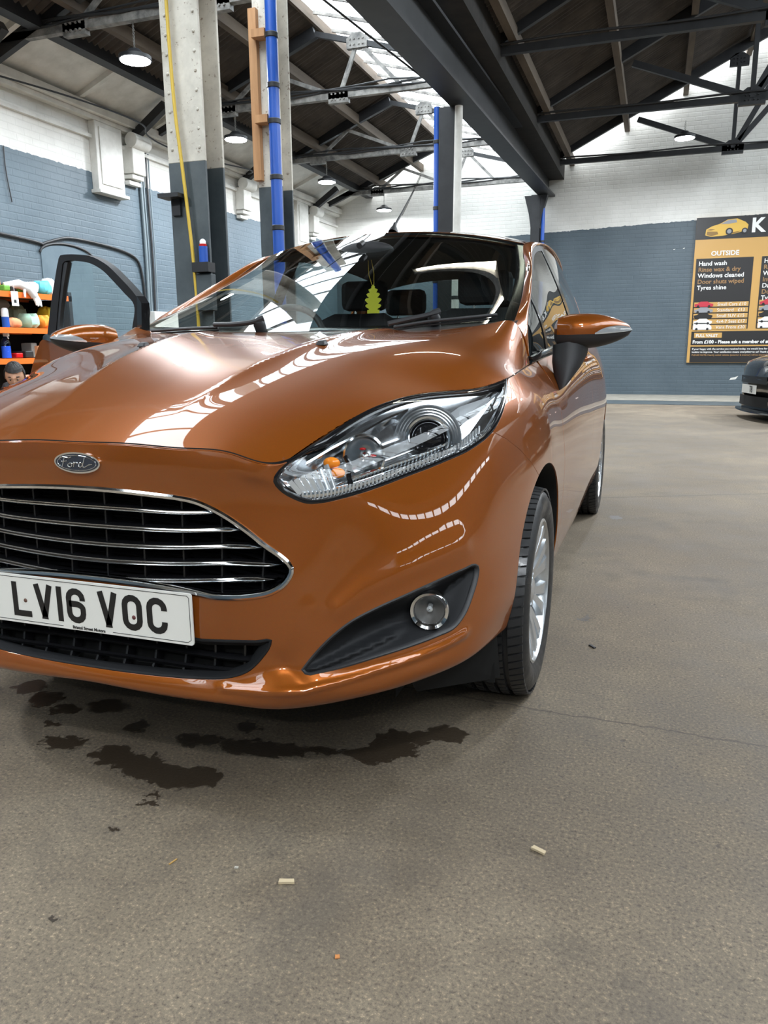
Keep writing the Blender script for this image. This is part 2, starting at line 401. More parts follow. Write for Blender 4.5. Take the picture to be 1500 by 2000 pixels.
def panel(S, outer, holes=(), grid=.012, depth=.012, edge=.0012, gap=0, off=None, mirror=False, flange=True, holegap=0, flip=False):
    """a trimmed sheet of surface S: returns an MB-like dict mesh with exact normals; outlines in uv"""
    loops = [np.array(outer)]+[np.array(h) for h in holes]
    sc = np.array([S.su, S.sv])
    vs2 = []; ed = []; L2 = []
    for lp in loops:
        n0 = len(vs2); vs2 += [tuple(p*sc) for p in lp]; n = len(lp); ed += [(n0+i, n0+(i+1) % n) for i in range(n)]; L2.append((n0, n))
    allo = loops[0]*sc; x0, y0 = allo.min(0); x1, y1 = allo.max(0)
    gx = np.arange(x0+grid/2, x1, grid); gy = np.arange(y0+grid/2, y1, grid*.9); X, Y = np.meshgrid(gx, gy); X[1::2] += grid/2
    pts = np.stack([X.ravel(), Y.ravel()], 1)
    k = inside(allo, pts) & (seg_dist(allo, pts) > grid*.45)
    for lp in loops[1:]: q = lp*sc; k &= ~inside(q, pts) & (seg_dist(q, pts) > grid*.45)
    pts = pts[k]
    allv = vs2+[tuple(p) for p in pts]
    V, E_, F, ov, oe, of = delaunay_2d_cdt([Vector(p) for p in allv], ed, [], 0, 1e-7)
    V = np.array([tuple(v) for v in V]); remap = {}
    for i, o_ in enumerate(ov):
        for q in o_: remap[q] = i
    F = [tuple(f) for f in F]
    tri = np.array([f for f in F if len(f) == 3]); cen = V[tri].mean(1); kk = inside(allo, cen)
    for lp in loops[1:]: kk &= ~inside(lp*sc, cen)
    tri = tri[kk]
    a2 = np.cross(V[tri[:, 1]]-V[tri[:, 0]], V[tri[:, 2]]-V[tri[:, 0]]); tri = tri[np.abs(a2) > 1e-12]; a2 = a2[np.abs(a2) > 1e-12]
    tri[a2 < 0] = tri[a2 < 0][:, ::-1]
    u, v = V[:, 0]/S.su, V[:, 1]/S.sv
    P = S.P(u, v); N = S.N(u, v)
    if off is not None:
        e = 2e-3
        def PP(u, v): return S.P(u, v)+S.N(u, v)*off(u, v)[:, None]
        P = PP(u, v); a = PP(u+e, v)-PP(u-e, v); b = PP(u, v+e)-PP(u, v-e); N2 = np.cross(b, a)*S.sg; N = N2/np.maximum(np.linalg.norm(N2, axis=1), 1e-9)[:, None]
    # orientation: make the faces follow the normals
    t0 = tri[len(tri)//2]; fn = np.cross(P[t0[1]]-P[t0[0]], P[t0[2]]-P[t0[0]])
    if fn @ N[t0[0]] < 0: tri = tri[:, ::-1]
    verts = P.copy(); norms = N.copy(); faces = [tuple(t) for t in tri.tolist()]
    extraV = []; extraN = []; extraF = []
    base = len(verts)
    for li, (n0, n) in enumerate(L2):
        ids = [remap[n0+i] for i in range(n)]; ids = [q for i, q in enumerate(ids) if q != ids[i-1]]; n = len(ids)
        p = P[ids]; nn = N[ids]; tn = np.roll(p, -1, 0)-np.roll(p, 1, 0); tn /= np.maximum(np.linalg.norm(tn, axis=1), 1e-9)[:, None]
        out = np.cross(tn, nn)
        ar = area2(V[ids]); # sign test of outward side
        c = p+out*1e-4
        # outward: away from the sheet
        mid = V[ids]; tt = np.roll(mid, -1, 0)-np.roll(mid, 1, 0); o2 = np.stack([tt[:, 1], -tt[:, 0]], 1)
        if (ar < 0): o2 = -o2
        if li > 0: o2 = -o2
        j = n//3; d3 = S.P([u[ids[j]]+o2[j, 0]/max(np.linalg.norm(o2[j]), 1e-9)*.002/S.su], [v[ids[j]]+o2[j, 1]/max(np.linalg.norm(o2[j]), 1e-9)*.002/S.sv])[0]-S.P([u[ids[j]]], [v[ids[j]]])[0]
        if out[j] @ d3 < 0: out = -out
        g = gap if li == 0 else holegap
        if g: verts[ids] = p-out*g; p = verts[ids]
        if flange:
            rings = [(p, nn), (p+out*edge*.7-nn*edge*.3, (nn+out)/1.414), (p+out*edge-nn*edge, out), (p+out*edge-nn*depth, out)]
            b0 = base+len(extraV)
            for rp, rn in rings: extraV += rp.tolist(); extraN += rn.tolist()
            for r_ in range(3):
                for i in range(n):
                    q = (b0+r_*n+i, b0+r_*n+(i+1) % n, b0+(r_+1)*n+(i+1) % n, b0+(r_+1)*n+i)
                    extraF.append(q)
    allV = verts.tolist()+extraV; allN = norms.tolist()+extraN; allF = faces
    # fix winding of flange faces by their normals
    A = np.array(allV); NN = np.array(allN)
    for q in extraF:
        fn = np.cross(A[q[1]]-A[q[0]], A[q[2]]-A[q[0]])
        allF.append(q if fn @ NN[q[3]] >= 0 else q[::-1])
    return dict(v=allV, n=allN, f=allF)
def mirror_panel(d): return dict(v=[[-p[0], p[1], p[2]] for p in d['v']], n=[[-p[0], p[1], p[2]] for p in d['n']], f=[tuple(f[::-1]) for f in d['f']])
def join_panels(*ds):
    v = []; n = []; f = []
    for d in ds: k = len(v); v += d['v']; n += d['n']; f += [tuple(i+k for i in q) for q in d['f']]
    return dict(v=v, n=n, f=f)
def panel_obj(name, d, mat, parent=None):
    me = bpy.data.meshes.new(name); me.from_pydata(d['v'], [], d['f'])
    me.polygons.foreach_set('use_smooth', [True]*len(me.polygons))
    me.normals_split_custom_set_from_vertices([tuple(x) for x in d['n']]); me.update()
    return put(name, me, mat, parent)
def sweep_loop(S, loop, prof, closed=True, mb=None, inward=True, mirror=False):
    """sweeps a profile [(toward inside, out of surface)] along a uv loop on S"""
    lp = np.array(loop); P = S.P(lp[:, 0], lp[:, 1]); N = S.N(lp[:, 0], lp[:, 1])
    if closed: T = np.roll(P, -1, 0)-np.roll(P, 1, 0)
    else: T = np.gradient(P, axis=0)
    T /= np.maximum(np.linalg.norm(T, axis=1), 1e-9)[:, None]; O = np.cross(T, N)
    c = P.mean(0)
    if ((c-P)*O).sum() < 0: O = -O
    if not inward: O = -O
    G = [[P[i]+O[i]*a+N[i]*b for a, b in prof] for i in range(len(P))]
    if closed: G.append(G[0])
    mb = mb or MB(); G = np.array(G)
    if mirror: G[..., 0] *= -1
    mb.grid(G.tolist(), True, flip=mirror); return mb
# ================================================================ THE BUILDING
LX, BY, RX, FY = -5.5, 14.7, 19.0, -9.0        # left wall, far wall, right wall, wall behind the viewer
def mat_wall(name, split, k=1.0):
    """painted brickwork: slate blue dado below, off-white above; split = (z0, dz/dx, dz/dy)"""
    m = material(name, (.5, .5, .5), .55); t = NT(m); g = t.geo()
    s = t.n('ShaderNodeSeparateXYZ'); t.l(g, s.inputs[0])
    h = t.n('ShaderNodeVectorMath', operation='DOT_PRODUCT'); t.l(g, h.inputs[0]); h.inputs[1].default_value = (-split[1], -split[2], 1)
    edge = t.math('GREATER_THAN', t.math('ADD', h.outputs['Value'], t.math('MULTIPLY', t.math('SUBTRACT', t.noise(g, 14, 3), .5), .05)), split[0])
    # along-wall coordinate for the courses
    cb = t.n('ShaderNodeCombineXYZ'); t.l(t.math('ADD', s.outputs[0], s.outputs[1]), cb.inputs[0]); t.l(s.outputs[2], cb.inputs[1])
    br = t.n('ShaderNodeTexBrick'); t.l(cb.outputs[0], br.inputs['Vector']); br.inputs['Scale'].default_value = 1
    br.inputs['Brick Width'].default_value = .225; br.inputs['Row Height'].default_value = .075; br.inputs['Mortar Size'].default_value = .009; br.inputs['Mortar Smooth'].default_value = .7
    br.inputs['Color1'].default_value = (1, 1, 1, 1); br.inputs['Color2'].default_value = (.86, .86, .86, 1); br.inputs['Mortar'].default_value = (.25, .25, .25, 1)
    n1 = t.noise(g, 1.3, 5, .6); n2 = t.noise(g, 22, 4, .6)
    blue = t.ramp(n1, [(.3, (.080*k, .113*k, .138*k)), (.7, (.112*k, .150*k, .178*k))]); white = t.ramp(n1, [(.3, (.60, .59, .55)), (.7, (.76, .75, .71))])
    worn = t.ramp(t.noise(g, 7, 6, .7), [(.62, (0, 0, 0)), (.72, (1, 1, 1))])
    white = t.mix(t.math('MULTIPLY', worn, .25), white, (.42, .40, .36))
    c = t.mix(edge, blue, white); c = t.mix(.07, c, br.outputs['Color'], 'MULTIPLY'); t.color(c)
    hh = t.math('ADD', br.outputs['Color'], t.math('MULTIPLY', n2, .9)); t.bump(hh, .38, .007); return m
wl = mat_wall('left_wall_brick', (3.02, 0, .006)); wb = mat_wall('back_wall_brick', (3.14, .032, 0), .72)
def mat_simple(name, c1, c2, scale, rough=.6, metal=0, bump=.2, dist=.004, stretch=None):
    m = material(name, c1, rough, metal); t = NT(m); g = t.geo()
    if stretch:
        mp = t.n('ShaderNodeMapping'); mp.inputs['Scale'].default_value = stretch; t.l(g, mp.inputs[0]); g = mp.outputs[0]
    n = t.noise(g, scale, 6, .62); t.color(t.ramp(n, [(.34, c1), (.66, c2)])); t.bump(n, bump, dist); return m
mat_simple('roof_sheet', (.032, .026, .022), (.070, .058, .048), 3.0, .75)
mat_simple('roof_timber', (.07, .052, .038), (.13, .10, .072), 6, .8, stretch=(1, .15, 1))
mat_simple('dark_steel', (.009, .010, .012), (.020, .021, .024), 5, .5)
mat_simple('grey_steel', (.09, .088, .084), (.30, .29, .27), 9, .6)
mat_simple('white_board', (.55, .54, .50), (.72, .71, .67), 4, .6)
mat_simple('column_cream', (.46, .43, .37), (.66, .62, .54), 5, .6)
mat_simple('column_grey', (.045, .058, .065), (.075, .092, .10), 5, .5)
mat_simple('batten_wood', (.38, .19, .08), (.55, .30, .14), 5, .6, stretch=(3, 3, .3))
material('blue_pipe_plastic', (.02, .09, .42), .35); material('yellow_hose', (.62, .42, .05), .5); material('cable_black', (.02, .021, .023), .5); material('cable_grey', (.16, .2, .22), .5)
def mat_column_cream():
    m = MAT['column_cream']; t = NT(m); g = t.geo(); r = t.ramp(t.noise(g, 26, 4, .7), [(.60, (1, 1, 1)), (.68, (.30, .20, .14))])
    src = m.node_tree.nodes['Principled BSDF'].inputs['Base Color'].links[0].from_socket; t.color(t.mix(.8, src, r, 'MULTIPLY'))
mat_column_cream()

def mat_floor():
    m = material('concrete', (.3, .27, .22), .7); t = NT(m); g = t.geo()
    n1 = t.noise(g, .55, 5, .6); n2 = t.noise(g, 3.2, 6, .65); n3 = t.noise(g, 130, 5, .8); n4 = t.noise(g, 150, 5, .75)
    far = t.n('ShaderNodeSeparateXYZ'); t.l(g, far.inputs[0])
    base = t.ramp(t.math('ADD', t.math('MULTIPLY', n1, .55), t.math('MULTIPLY', n2, .45)), [(.34, (.105, .080, .055)), (.5, (.172, .135, .094)), (.66, (.262, .212, .150))])
    sp = t.ramp(n3, [(.32, (.12, .11, .10)), (.44, (.70, .70, .70)), (.57, (1.0, 1.0, .98)), (.66, (2.1, 2.0, 1.8))])
    base = t.mix(.9, base, sp, 'MULTIPLY')
    pit = t.ramp(t.noise(g, 46, 2, .5), [(.67, (0,)*3), (.76, (1,)*3)]); base = t.mix(t.math('MULTIPLY', pit, .65), base, (.05, .042, .035))
    grime = t.ramp(t.noise(g, 2.3, 7, .72), [(.52, (0,)*3), (.72, (1,)*3)]); base = t.mix(t.math('MULTIPLY', grime, .55), base, (.075, .062, .05))
    # wet patches where water dripped: soft spots joined and broken up by noise
    wob = t.n('ShaderNodeTexNoise'); wob.inputs['Scale'].default_value = 34; wob.inputs['Detail'].default_value = 6; wob.inputs['Roughness'].default_value = .65; t.l(g, wob.inputs['Vector'])
    dv = t.n('ShaderNodeVectorMath', operation='MULTIPLY_ADD'); t.l(wob.outputs['Color'], dv.inputs[0]); dv.inputs[1].default_value = (.10, .10, 0); t.l(g, dv.inputs[2])
    acc = None
    for x, y, rx, ry in STAINS:
        a = t.n('ShaderNodeVectorMath', operation='SUBTRACT'); t.l(dv.outputs[0], a.inputs[0]); a.inputs[1].default_value = (x+.05, y+.05, 0)
        b = t.n('ShaderNodeVectorMath', operation='MULTIPLY'); t.l(a.outputs[0], b.inputs[0]); b.inputs[1].default_value = (1.12/rx, 1.12/ry, 0)
        c = t.n('ShaderNodeVectorMath', operation='LENGTH'); t.l(b.outputs[0], c.inputs[0]); v = c.outputs['Value']
        acc = v if acc is None else t.math('MINIMUM', acc, v)
    wet = t.ramp(acc, [(.90, (1,)*3), (1.0, (0,)*3)])
    halo = t.ramp(t.math('MULTIPLY', acc, .45), [(.45, (1,)*3), (1.0, (0,)*3)])
    base = t.mix(t.math('MULTIPLY', halo, .22), base, (.09, .075, .06))
    wc = t.mix(.5, (.022, .014, .008), t.mix(.5, (.03, .02, .012), sp, 'MULTIPLY'))
    base = t.mix(t.math('MULTIPLY', wet, .88), base, wc)
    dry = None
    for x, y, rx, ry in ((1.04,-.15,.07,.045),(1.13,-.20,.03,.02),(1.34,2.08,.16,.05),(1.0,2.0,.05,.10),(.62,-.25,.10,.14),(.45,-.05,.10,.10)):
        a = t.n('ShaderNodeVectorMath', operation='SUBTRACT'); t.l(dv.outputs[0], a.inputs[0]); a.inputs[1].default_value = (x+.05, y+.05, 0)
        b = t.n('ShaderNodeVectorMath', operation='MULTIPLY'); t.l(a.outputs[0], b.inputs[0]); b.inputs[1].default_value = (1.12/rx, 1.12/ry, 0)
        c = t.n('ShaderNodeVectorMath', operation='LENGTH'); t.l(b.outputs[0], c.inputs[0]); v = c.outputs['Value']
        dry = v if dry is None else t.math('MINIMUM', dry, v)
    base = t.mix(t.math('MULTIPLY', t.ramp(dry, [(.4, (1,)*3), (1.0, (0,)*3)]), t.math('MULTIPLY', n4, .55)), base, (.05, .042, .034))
    # the long crack across the slab
    cx = t.math('ADD', t.math('MULTIPLY', far.outputs[0], -.045), t.math('MULTIPLY', t.math('SUBTRACT', t.noise(g, 3, 5, .7), .5), .10))
    cr = t.math('ABSOLUTE', t.math('SUBTRACT', t.math('SUBTRACT', far.outputs[1], .72), cx)); crm = t.ramp(cr, [(.0015, (1,)*3), (.0045, (0,)*3)])
    cr2 = t.math('ABSOLUTE', t.math('SUBTRACT', t.math('SUBTRACT', far.outputs[1], 3.4), t.math('MULTIPLY', far.outputs[0], .45))); crm2 = t.ramp(cr2, [(.004, (.7,)*3), (.012, (0,)*3)])
    base = t.mix(t.math('MULTIPLY', t.math('ADD', crm, crm2, clamp=True), .85), base, (.035, .028, .022)); t.color(base)
    t.rough(t.mix(wet, t.ramp(n2, [(.3, (.55,)*3), (.7, (.82,)*3)]), (.38, .38, .38)))
    h = t.math('ADD', t.math('MULTIPLY', n4, .5), t.math('MULTIPLY', n3, .5)); h = t.math('SUBTRACT', h, t.math('MULTIPLY', pit, .6)); t.bump(h, .4, .003); return m
STAINS = [(-.25,.33,.07,.05),(-.35,.28,.05,.04),(-.45,.31,.06,.05),(-.10,.26,.035,.035),(-.23,.13,.075,.035),(-.33,.20,.03,.02),(-.07,.12,.06,.05),(.03,.10,.08,.055),(.12,.08,.08,.055),(.19,.105,.06,.05),(.07,.24,.05,.035),(.12,.26,.035,.03),
          (.20,.25,.06,.04),(.27,.265,.07,.045),(.33,.28,.05,.04),(.41,.30,.06,.025),(.48,.31,.025,.02),(.53,.315,.07,.05),(.57,.36,.07,.05),(.61,.43,.04,.04),(.67,.47,.06,.05),(.17,.35,.04,.03),(.55,.40,.05,.06),
          (-.55,.36,.06,.05),(-.65,.30,.05,.04),(.13,.0,.018,.012),(.12,-.13,.015,.01),(.20,-.37,.012,.008),(.93,1.45,.02,.04),(.95,3.2,.04,.07),(.14,-.03,.03,.012)]
floor_m = mat_floor()
fl = MB(); fl.box(LX-.3, RX+.3, FY-.3, BY+.3, -.25, 0); tag(fl.build('floor', floor_m), kind='structure')

# --- walls
mb = MB(); mb.box(LX-.3, LX, FY, BY+.3, 0, 3.9); wall_left = tag(mb.build('wall_left', wl), kind='structure')
def gable(x): return 3.95+.46*(x+4.7) if x < -3.05 else 4.71-.29*(x+3.05) if x < -1.0 else 4.12+.53*(x+1.0) if x < 4.4 else 6.98-.55*(x-4.4) if x < 9.6 else 4.12+.55*(x-9.6) if x < 13 else 5.99-.3*(x-13)
xs = [LX, -4.7, -3.05, -1.0, 4.4, 9.6, 13, RX]
poly = [(LX, 0), (RX, 0)]+[(x, gable(x)+(.22 if x not in (LX, RX) else .4)) for x in xs[::-1]]
mb = MB(); mb.prism(poly, (0, BY, 0), (1, 0, 0), (0, 0, 1), (0, .3, 0)); wall_back = tag(mb.build('wall_back', wb), kind='structure')
mb = MB(); mb.prism(poly, (0, FY, 0), (1, 0, 0), (0, 0, 1), (0, -.3, 0)); tag(mb.build('wall_front', wb), kind='structure')
mb = MB(); mb.box(RX, RX+.3, FY, BY+.3, 0, 3.1).box(RX, RX+.3, FY, BY+.3, 3.5, 4.4); wall_right = tag(mb.build('wall_right', wb), kind='structure')  # unseen bright window slot, added for its streak of reflection on the bumper
for y in np.arange(FY, BY, 1.5): MB().box(RX+.05, RX+.25, y-.12, y+.12, 3.1, 3.5).build('added_slot_pier', wb, wall_right)
mat_simple('plinth_concrete', (.19, .18, .15), (.28, .26, .22), 4, .8)
mb = MB(); mb.box(LX, RX, 13.0, BY, 0, .010); tag(mb.build('trim_1', M['plinth_concrete']), kind='structure')
mb = MB(); mb.box(LX, RX, 12.15, 13.0, 0, .006); tag(mb.build('trim_2', M['column_grey']), kind='structure')

# little bare spots knocked out of the blue paint on the far wall
for q in ((1317, 487), (1336, 485), (1433, 739)):
    p = at(*q, Y=BY); w_ = .02 if q[0] < 1400 else .075
    MB().prism([(-w_, -w_*.4), (w_*.4, -w_*.25), (w_, w_*.6), (w_*.2, w_*.3), (-w_*.7, w_*.1)], (p[0], BY-.003, p[2]), (1, 0, 0), (0, 0, 1), (0, .003, 0)).build('bare_patch', M['white_board'], wall_back)

# --- roof: corrugated sheets as single panels, roof lights with glazing bars
ceiling = empty('ceiling', (0, 3, 4)); ceiling['kind'] = 'structure'
def sheet_mesh(L, wid=.9, pitch=.09, amp=.017):
    n = int(wid/pitch)*6; G = []
    for s_ in (0, L): G.append([(s_, wid*i/n, amp*math.cos(2*PI*(wid*i/n)/pitch)) for i in range(n+1)])
    return MB().grid(G).mesh('roof_panel')
def lay(x0, z0, x1, z1, y0, y1, wid=.9, skip=lambda k: False):
    L = math.hypot(x1-x0, z1-z0); me = sheet_mesh(L, wid+.03); a = math.atan2(z1-z0, x1-x0); n = int(round((y1-y0)/wid))
    for k in range(n):
        o = put('roof_panel', me, M['roof_sheet'] if k == 0 else None, ceiling, world=True)
        o.matrix_basis = Matrix.Translation((x0, y0+k*wid, z0+(k % 2)*.006)) @ Matrix.Rotation(-a, 4, 'Y')
Y0, Y1 = FY, BY
lay(-4.75, gable(-4.75)+.12, -3.06, gable(-3.0501)+.12, Y0, Y1)
lay(-.80, gable(-.80)+.14, 1.75, gable(1.75)+.14, Y0, Y1); lay(1.72, gable(1.72)+.15, 4.4, gable(4.4)+.15, Y0, Y1)
MB().box(-4.80, -4.66, Y0, Y1, 3.98, 4.20).build('eaves_beam', M['dark_steel'], ceiling)
# boards over the left eaves
mb = MB(); mb.add([(LX-.05, Y0, 3.78), (LX-.05, Y1, 3.78), (-4.72, Y1, 4.14), (-4.72, Y0, 4.14), (LX-.05, Y0, 3.82), (LX-.05, Y1, 3.82), (-4.72, Y1, 4.18), (-4.72, Y0, 4.18)], [(0, 1, 2, 3), (7, 6, 5, 4), (0, 3, 7, 4), (1, 5, 6, 2)])
mb.build('eaves_board', M['white_board'], ceiling)
for y in np.arange(-7.5, 14.5, 1.425): MB().bar((LX, y, 3.80), (-4.72, y, 4.12), .06, .09).build('eaves_bracket', M['white_board'], ceiling)
mat_glass('roof_glass', (.92, .97, 1.0), 1.2)
def rooflight(x0, z0, x1, z1, y0, y1, step=.56, solid=()):
    k = 0; y = y0
    d = Vector((x1-x0, 0, z1-z0)).normalized(); nn = Vector((-d.z, 0, d.x))
    while y < y1-.1:
        ye = min(y+step, y1)
        MB().add([Vector((x0, y+.03, z0))+nn*.03, Vector((x0, ye-.03, z0))+nn*.03, Vector((x1, ye-.03, z1))+nn*.03, Vector((x1, y+.03, z1))+nn*.03], [(0, 1, 2, 3)]).build('roof_pane', M['roof_glass'], ceiling)
        MB().bar((x0, y, z0+.03), (x1, y, z1+.03), .03, .035).build('glazing_bar', M['grey_steel'], ceiling); y += step
rooflight(-3.0, 4.83, -1.1, 4.33, Y0, Y1, .57)
rooflight(13.1, 6.05, 15.4, 5.36, Y0, Y1, 1.14)
lay(9.6, 4.25, 13.05, 6.12, Y0, Y1, 1.8); lay(15.4, 5.38, RX, 4.3, Y0, Y1, 1.8)
MB().box(9.3, 9.9, Y0, Y1, 3.6, 4.3).build('valley_gutter', M['dark_steel'], ceiling)
rooflight(4.5, 7.06, 6.6, 5.90, Y0, Y1, 1.14)
lay(6.6, gable(6.6)+.12, 9.65, 4.22, Y0, Y1)
MB().box(-3.07, -3.03, Y0, Y1, 4.78, 4.90).build('ridge_board', M['roof_timber'], ceiling)
MB().box(4.3, 4.6, Y0, Y1, 7.06, 7.16).build('ridge_board', M['roof_timber'], ceiling)
# purlins along the building
for x in (-4.3, -3.6): MB().box(x-.04, x+.04, Y0, Y1, gable(x)-.04, gable(x)+.09).build('purlin', M['roof_timber'], ceiling)
for x in (-.62, .35, 1.32, 2.3, 3.3): MB().box(x-.045, x+.045, Y0, Y1, gable(x)-.03, gable(x)+.11).build('purlin', M['roof_timber'], ceiling)
# sky: portals help the renderer find the daylight
area_light('roof_light_portal', (-2.05, 2.85, 4.62), 1.95, 1, rot=(0, math.atan2(.5, 1.9), 0), sy=23.6, portal=True)
area_light('roof_light_portal', (5.58, 2.85, 6.66), 2.5, 1, rot=(0, math.atan2(1.13, 2.05), 0), sy=23.6, portal=True)

area_light('roof_light_portal', (14.25, 2.85, 5.75), 2.3, 1, rot=(0, .29, 0), sy=23.6, portal=True)
# --- valley beam and gutter
vb = MB()
def bz(y): return 3.53+.031*(y-7.26)
for x0, x1, a, b in ((-1.20, -.92, 0, .03), (-1.075, -1.045, .03, .42), (-1.20, -.92, .42, .45)):
    y0, y1 = FY, BY; vb.add([(x0, y0, bz(y0)+a), (x1, y0, bz(y0)+a), (x1, y1, bz(y1)+a), (x0, y1, bz(y1)+a), (x0, y0, bz(y0)+b), (x1, y0, bz(y0)+b), (x1, y1, bz(y1)+b), (x0, y1, bz(y1)+b)], [(0,3,2,1),(4,5,6,7),(0,1,5,4),(1,2,6,5),(2,3,7,6),(3,0,4,7)])
tag(vb.build('valley_beam', M['dark_steel']), 'long black steel beam under the roof valley', 'beam')
gt = MB(); gt.box(-1.12, -.76, FY, BY, 4.06, 4.62); mat_simple('gutter_black', (.008, .007, .006), (.022, .018, .015), 6, .8); tag(gt.build('trim_3', M['gutter_black']), kind='structure')
for y in np.arange(-7, 14.6, 1.4):
    pass

# --- roof trusses
TY = [-6.0, -3.15, -.3, 2.55, 5.45, 8.25, 11.1, 14.0]
def flat(mb, a, b, w=.07, t=.06): mb.bar(a, b, t, w)
def plate(mb, x, y, z, s=.13): mb.prism([(-s, -s*.55), (s, -s*.55), (s, s*.3), (s*.4, s*.75), (-s*.4, s*.75), (-s, s*.3)], (x, y-.035, z), (1, 0, 0), (0, 0, 1), (0, .07, 0))
def bolts(mb, x, y, z):
    for dx in (-.08, -.03, .03, .08):
        for dz in (-.03, .03): mb.cyl((x+dx, y-.05, z+dz), (x+dx, y-.03, z+dz), .011, 6)
for k, y in enumerate(TY):
    t = empty('roof_truss', (-3.3, y, 3.95), 0, ('grey steel left-bay truss, ' + ['', '', '', '', 'nearest in view, sagging cables at top left corner', 'second in view, crossing behind the cream column', 'third in view, below the roof light', 'farthest, close to the back wall'][k]) if k > 3 else 'grey steel left-bay truss out of view above the viewer', 'truss', 'trusses of the left bay' if k > 3 else 'hidden trusses of the left bay')
    z = 3.95
    m = MB(); flat(m, (LX, y, z), (-1.25, y, z+.02), .07, .07); m.build('tie', M['grey_steel'], t)
    m = MB(); flat(m, (LX, y, 3.75), (-3.05, y, 4.70), .13, .07); m.build('rafter', M['dark_steel'], t)
    m = MB(); flat(m, (-3.05, y, 4.68), (-1.1, y, 4.16), .06, .05); m.build('rafter', M['dark_steel'], t)
    for a, b in (((-2.75, z), (-3.75, 4.34)), ((-2.75, z), (-2.50, 4.54)), ((-1.9, z), (-2.50, 4.54)), ((-3.75, 4.36), (-4.3, z)), ((-2.75, z), (-2.75, 4.85))[:0] or ((-4.3, z), (-4.7, 4.1))):
        m = MB(); m.bar((a[0], y, a[1]), (b[0], y, b[1]), .035, .045); m.build('strut', M['grey_steel'], t)
    for gx in (-2.75, -2.50, -4.3):
        m = MB(); zz = z if gx != -2.50 else 4.53; plate(m, gx, y, zz); bolts(m, gx, y, zz); m.build('gusset_plate', M['grey_steel'], t)
    for q, (dz, r) in enumerate(((.07, .014), (.10, .010), (.055, .012))):
        m = MB(); m.tube([(LX+.05+i*.42, y-.04+.015*math.sin(i*2.1+q+k), z+dz+.02*math.sin(i*1.7+q*2+k)) for i in range(11)], r, 6); m.build('cable', M['cable_black'], t)
for k, y in enumerate(TY):
    t = empty('roof_truss', (2.1, y, 4.2), 0, ('black steel right-bay truss, ' + ['', '', '', '', 'overhead at the top right corner', 'nearest across the right bay', 'middle one across the right bay', 'right in front of the white back wall'][k]) if k > 3 else 'black steel right-bay truss out of view above the viewer', 'truss', 'trusses of the right bay' if k > 3 else 'hidden trusses of the right bay')
    z = 4.22
    m = MB(); flat(m, (-1.15, y, z), (8.9, y, z), .085, .07); m.build('tie', M['dark_steel'], t)
    m = MB(); flat(m, (-1.1, y, z-.02), (4.4, y, gable(4.4)-.1), .15, .07); m.build('rafter', M['dark_steel'], t)
    m = MB(); flat(m, (4.4, y, gable(4.4)-.1), (9.4, y, gable(9.4)-.02), .15, .07); m.build('rafter', M['dark_steel'], t)
    for a, b in (((2.12, z), (2.12, gable(2.12)-.12)), ((2.12, z), (.55, gable(.55)-.12)), ((2.12, z), (4.4, gable(4.4)-.1)), ((4.4, z), (4.4, gable(4.4)-.1)), ((2.12, z), (3.2, gable(3.2)-.1))):
        m = MB(); m.bar((a[0], y, a[1]), (b[0], y, b[1]), .06, .085); m.build('strut', M['dark_steel'], t)
    m = MB(); plate(m, 2.12, y, z, .17); bolts(m, 2.12, y, z); m.build('gusset_plate', M['dark_steel'], t)
    m = MB(); plate(m, 2.12, y, gable(2.12)-.2, .15); bolts(m, 2.12, y, gable(2.12)-.2); m.build('gusset_plate', M['dark_steel'], t)
    m = MB(); m.tube([(-1.1+i*.5, y-.05, z+.06+.012*math.sin(i*1.3+k)) for i in range(9)], .014, 6); m.build('cable', M['cable_black'], t)

# --- high bay lamps
def high_bay(x, y, z, top, label, grp, p=55):
    r = empty('high_bay_lamp', (x, y, z), 0, label, 'lamp', grp)
    MB().lathe([(.14, -.005), (.15, .0), (.15, .03), (.09, .05), (.05, .09), (.001, .095)], (x, y, z), (0, 0, 1), 28).build('housing', M['dark_steel'], r)
    MB().lathe([(.001, -.012), (.135, -.012), (.14, -.004)], (x, y, z), (0, 0, 1), 28).build('led_disc', M['led_panel'], r)
    m = MB(); zz = z+.09
    while zz < top: m.tube([(x+.008*math.cos(q), y, zz+.014+.014*math.sin(q)) for q in np.linspace(0, 2*PI, 8, endpoint=False)], .003, 5, closed=True); zz += .03
    m.build('chain', M['grey_steel'], r)
    area_light('lamp_light', (x, y, z-.03), .28, p, color=(.90, .95, 1.0), parent=None, shape='DISK')
LB = 'glowing round lamp on a chain by the left wall, '
for x, y, lab in ((-3.66, 5.45, 'nearest and largest'), (-4.2, 8.25, 'second nearest'), (-4.15, 11.1, 'third nearest, beside the blue pipe'), (-4.15, 13.95, 'farthest, above the car aerial')):
    high_bay(x, y, 3.60, 3.95, LB+lab, 'lamps along the left wall', 70)
high_bay(1.31, 11.9, 3.97, 4.2, 'white glowing lamp hanging in front of the white back wall at right', 'lamps of the right bay', 150)
for y in (-.2, 2.6): 
    if y < 0: high_bay(-3.7, y, 3.6, 3.95, 'round high-bay lamp hanging by the left wall, out of view', 'lamps along the left wall', 70)
for x, y in ((1.6, -3.2), (3.6, 5.4), (5.0, 11.1), (2.2, -6.0)): high_bay(x, y, 4.0, 4.2, 'round high-bay lamp hanging in the right bay, out of view', 'hidden lamps of the right bay', 75 if y < 3 else 150)
tb = empty('tube_lamp', (.22, 4.98, 4.05), 0, 'long fluorescent tube lamp hanging over the car roof', 'lamp')
MB().bar((-.60, 4.27, 4.10), (.46, 5.03, 4.10), .10, .05).build('housing', M['grey_steel'], tb)
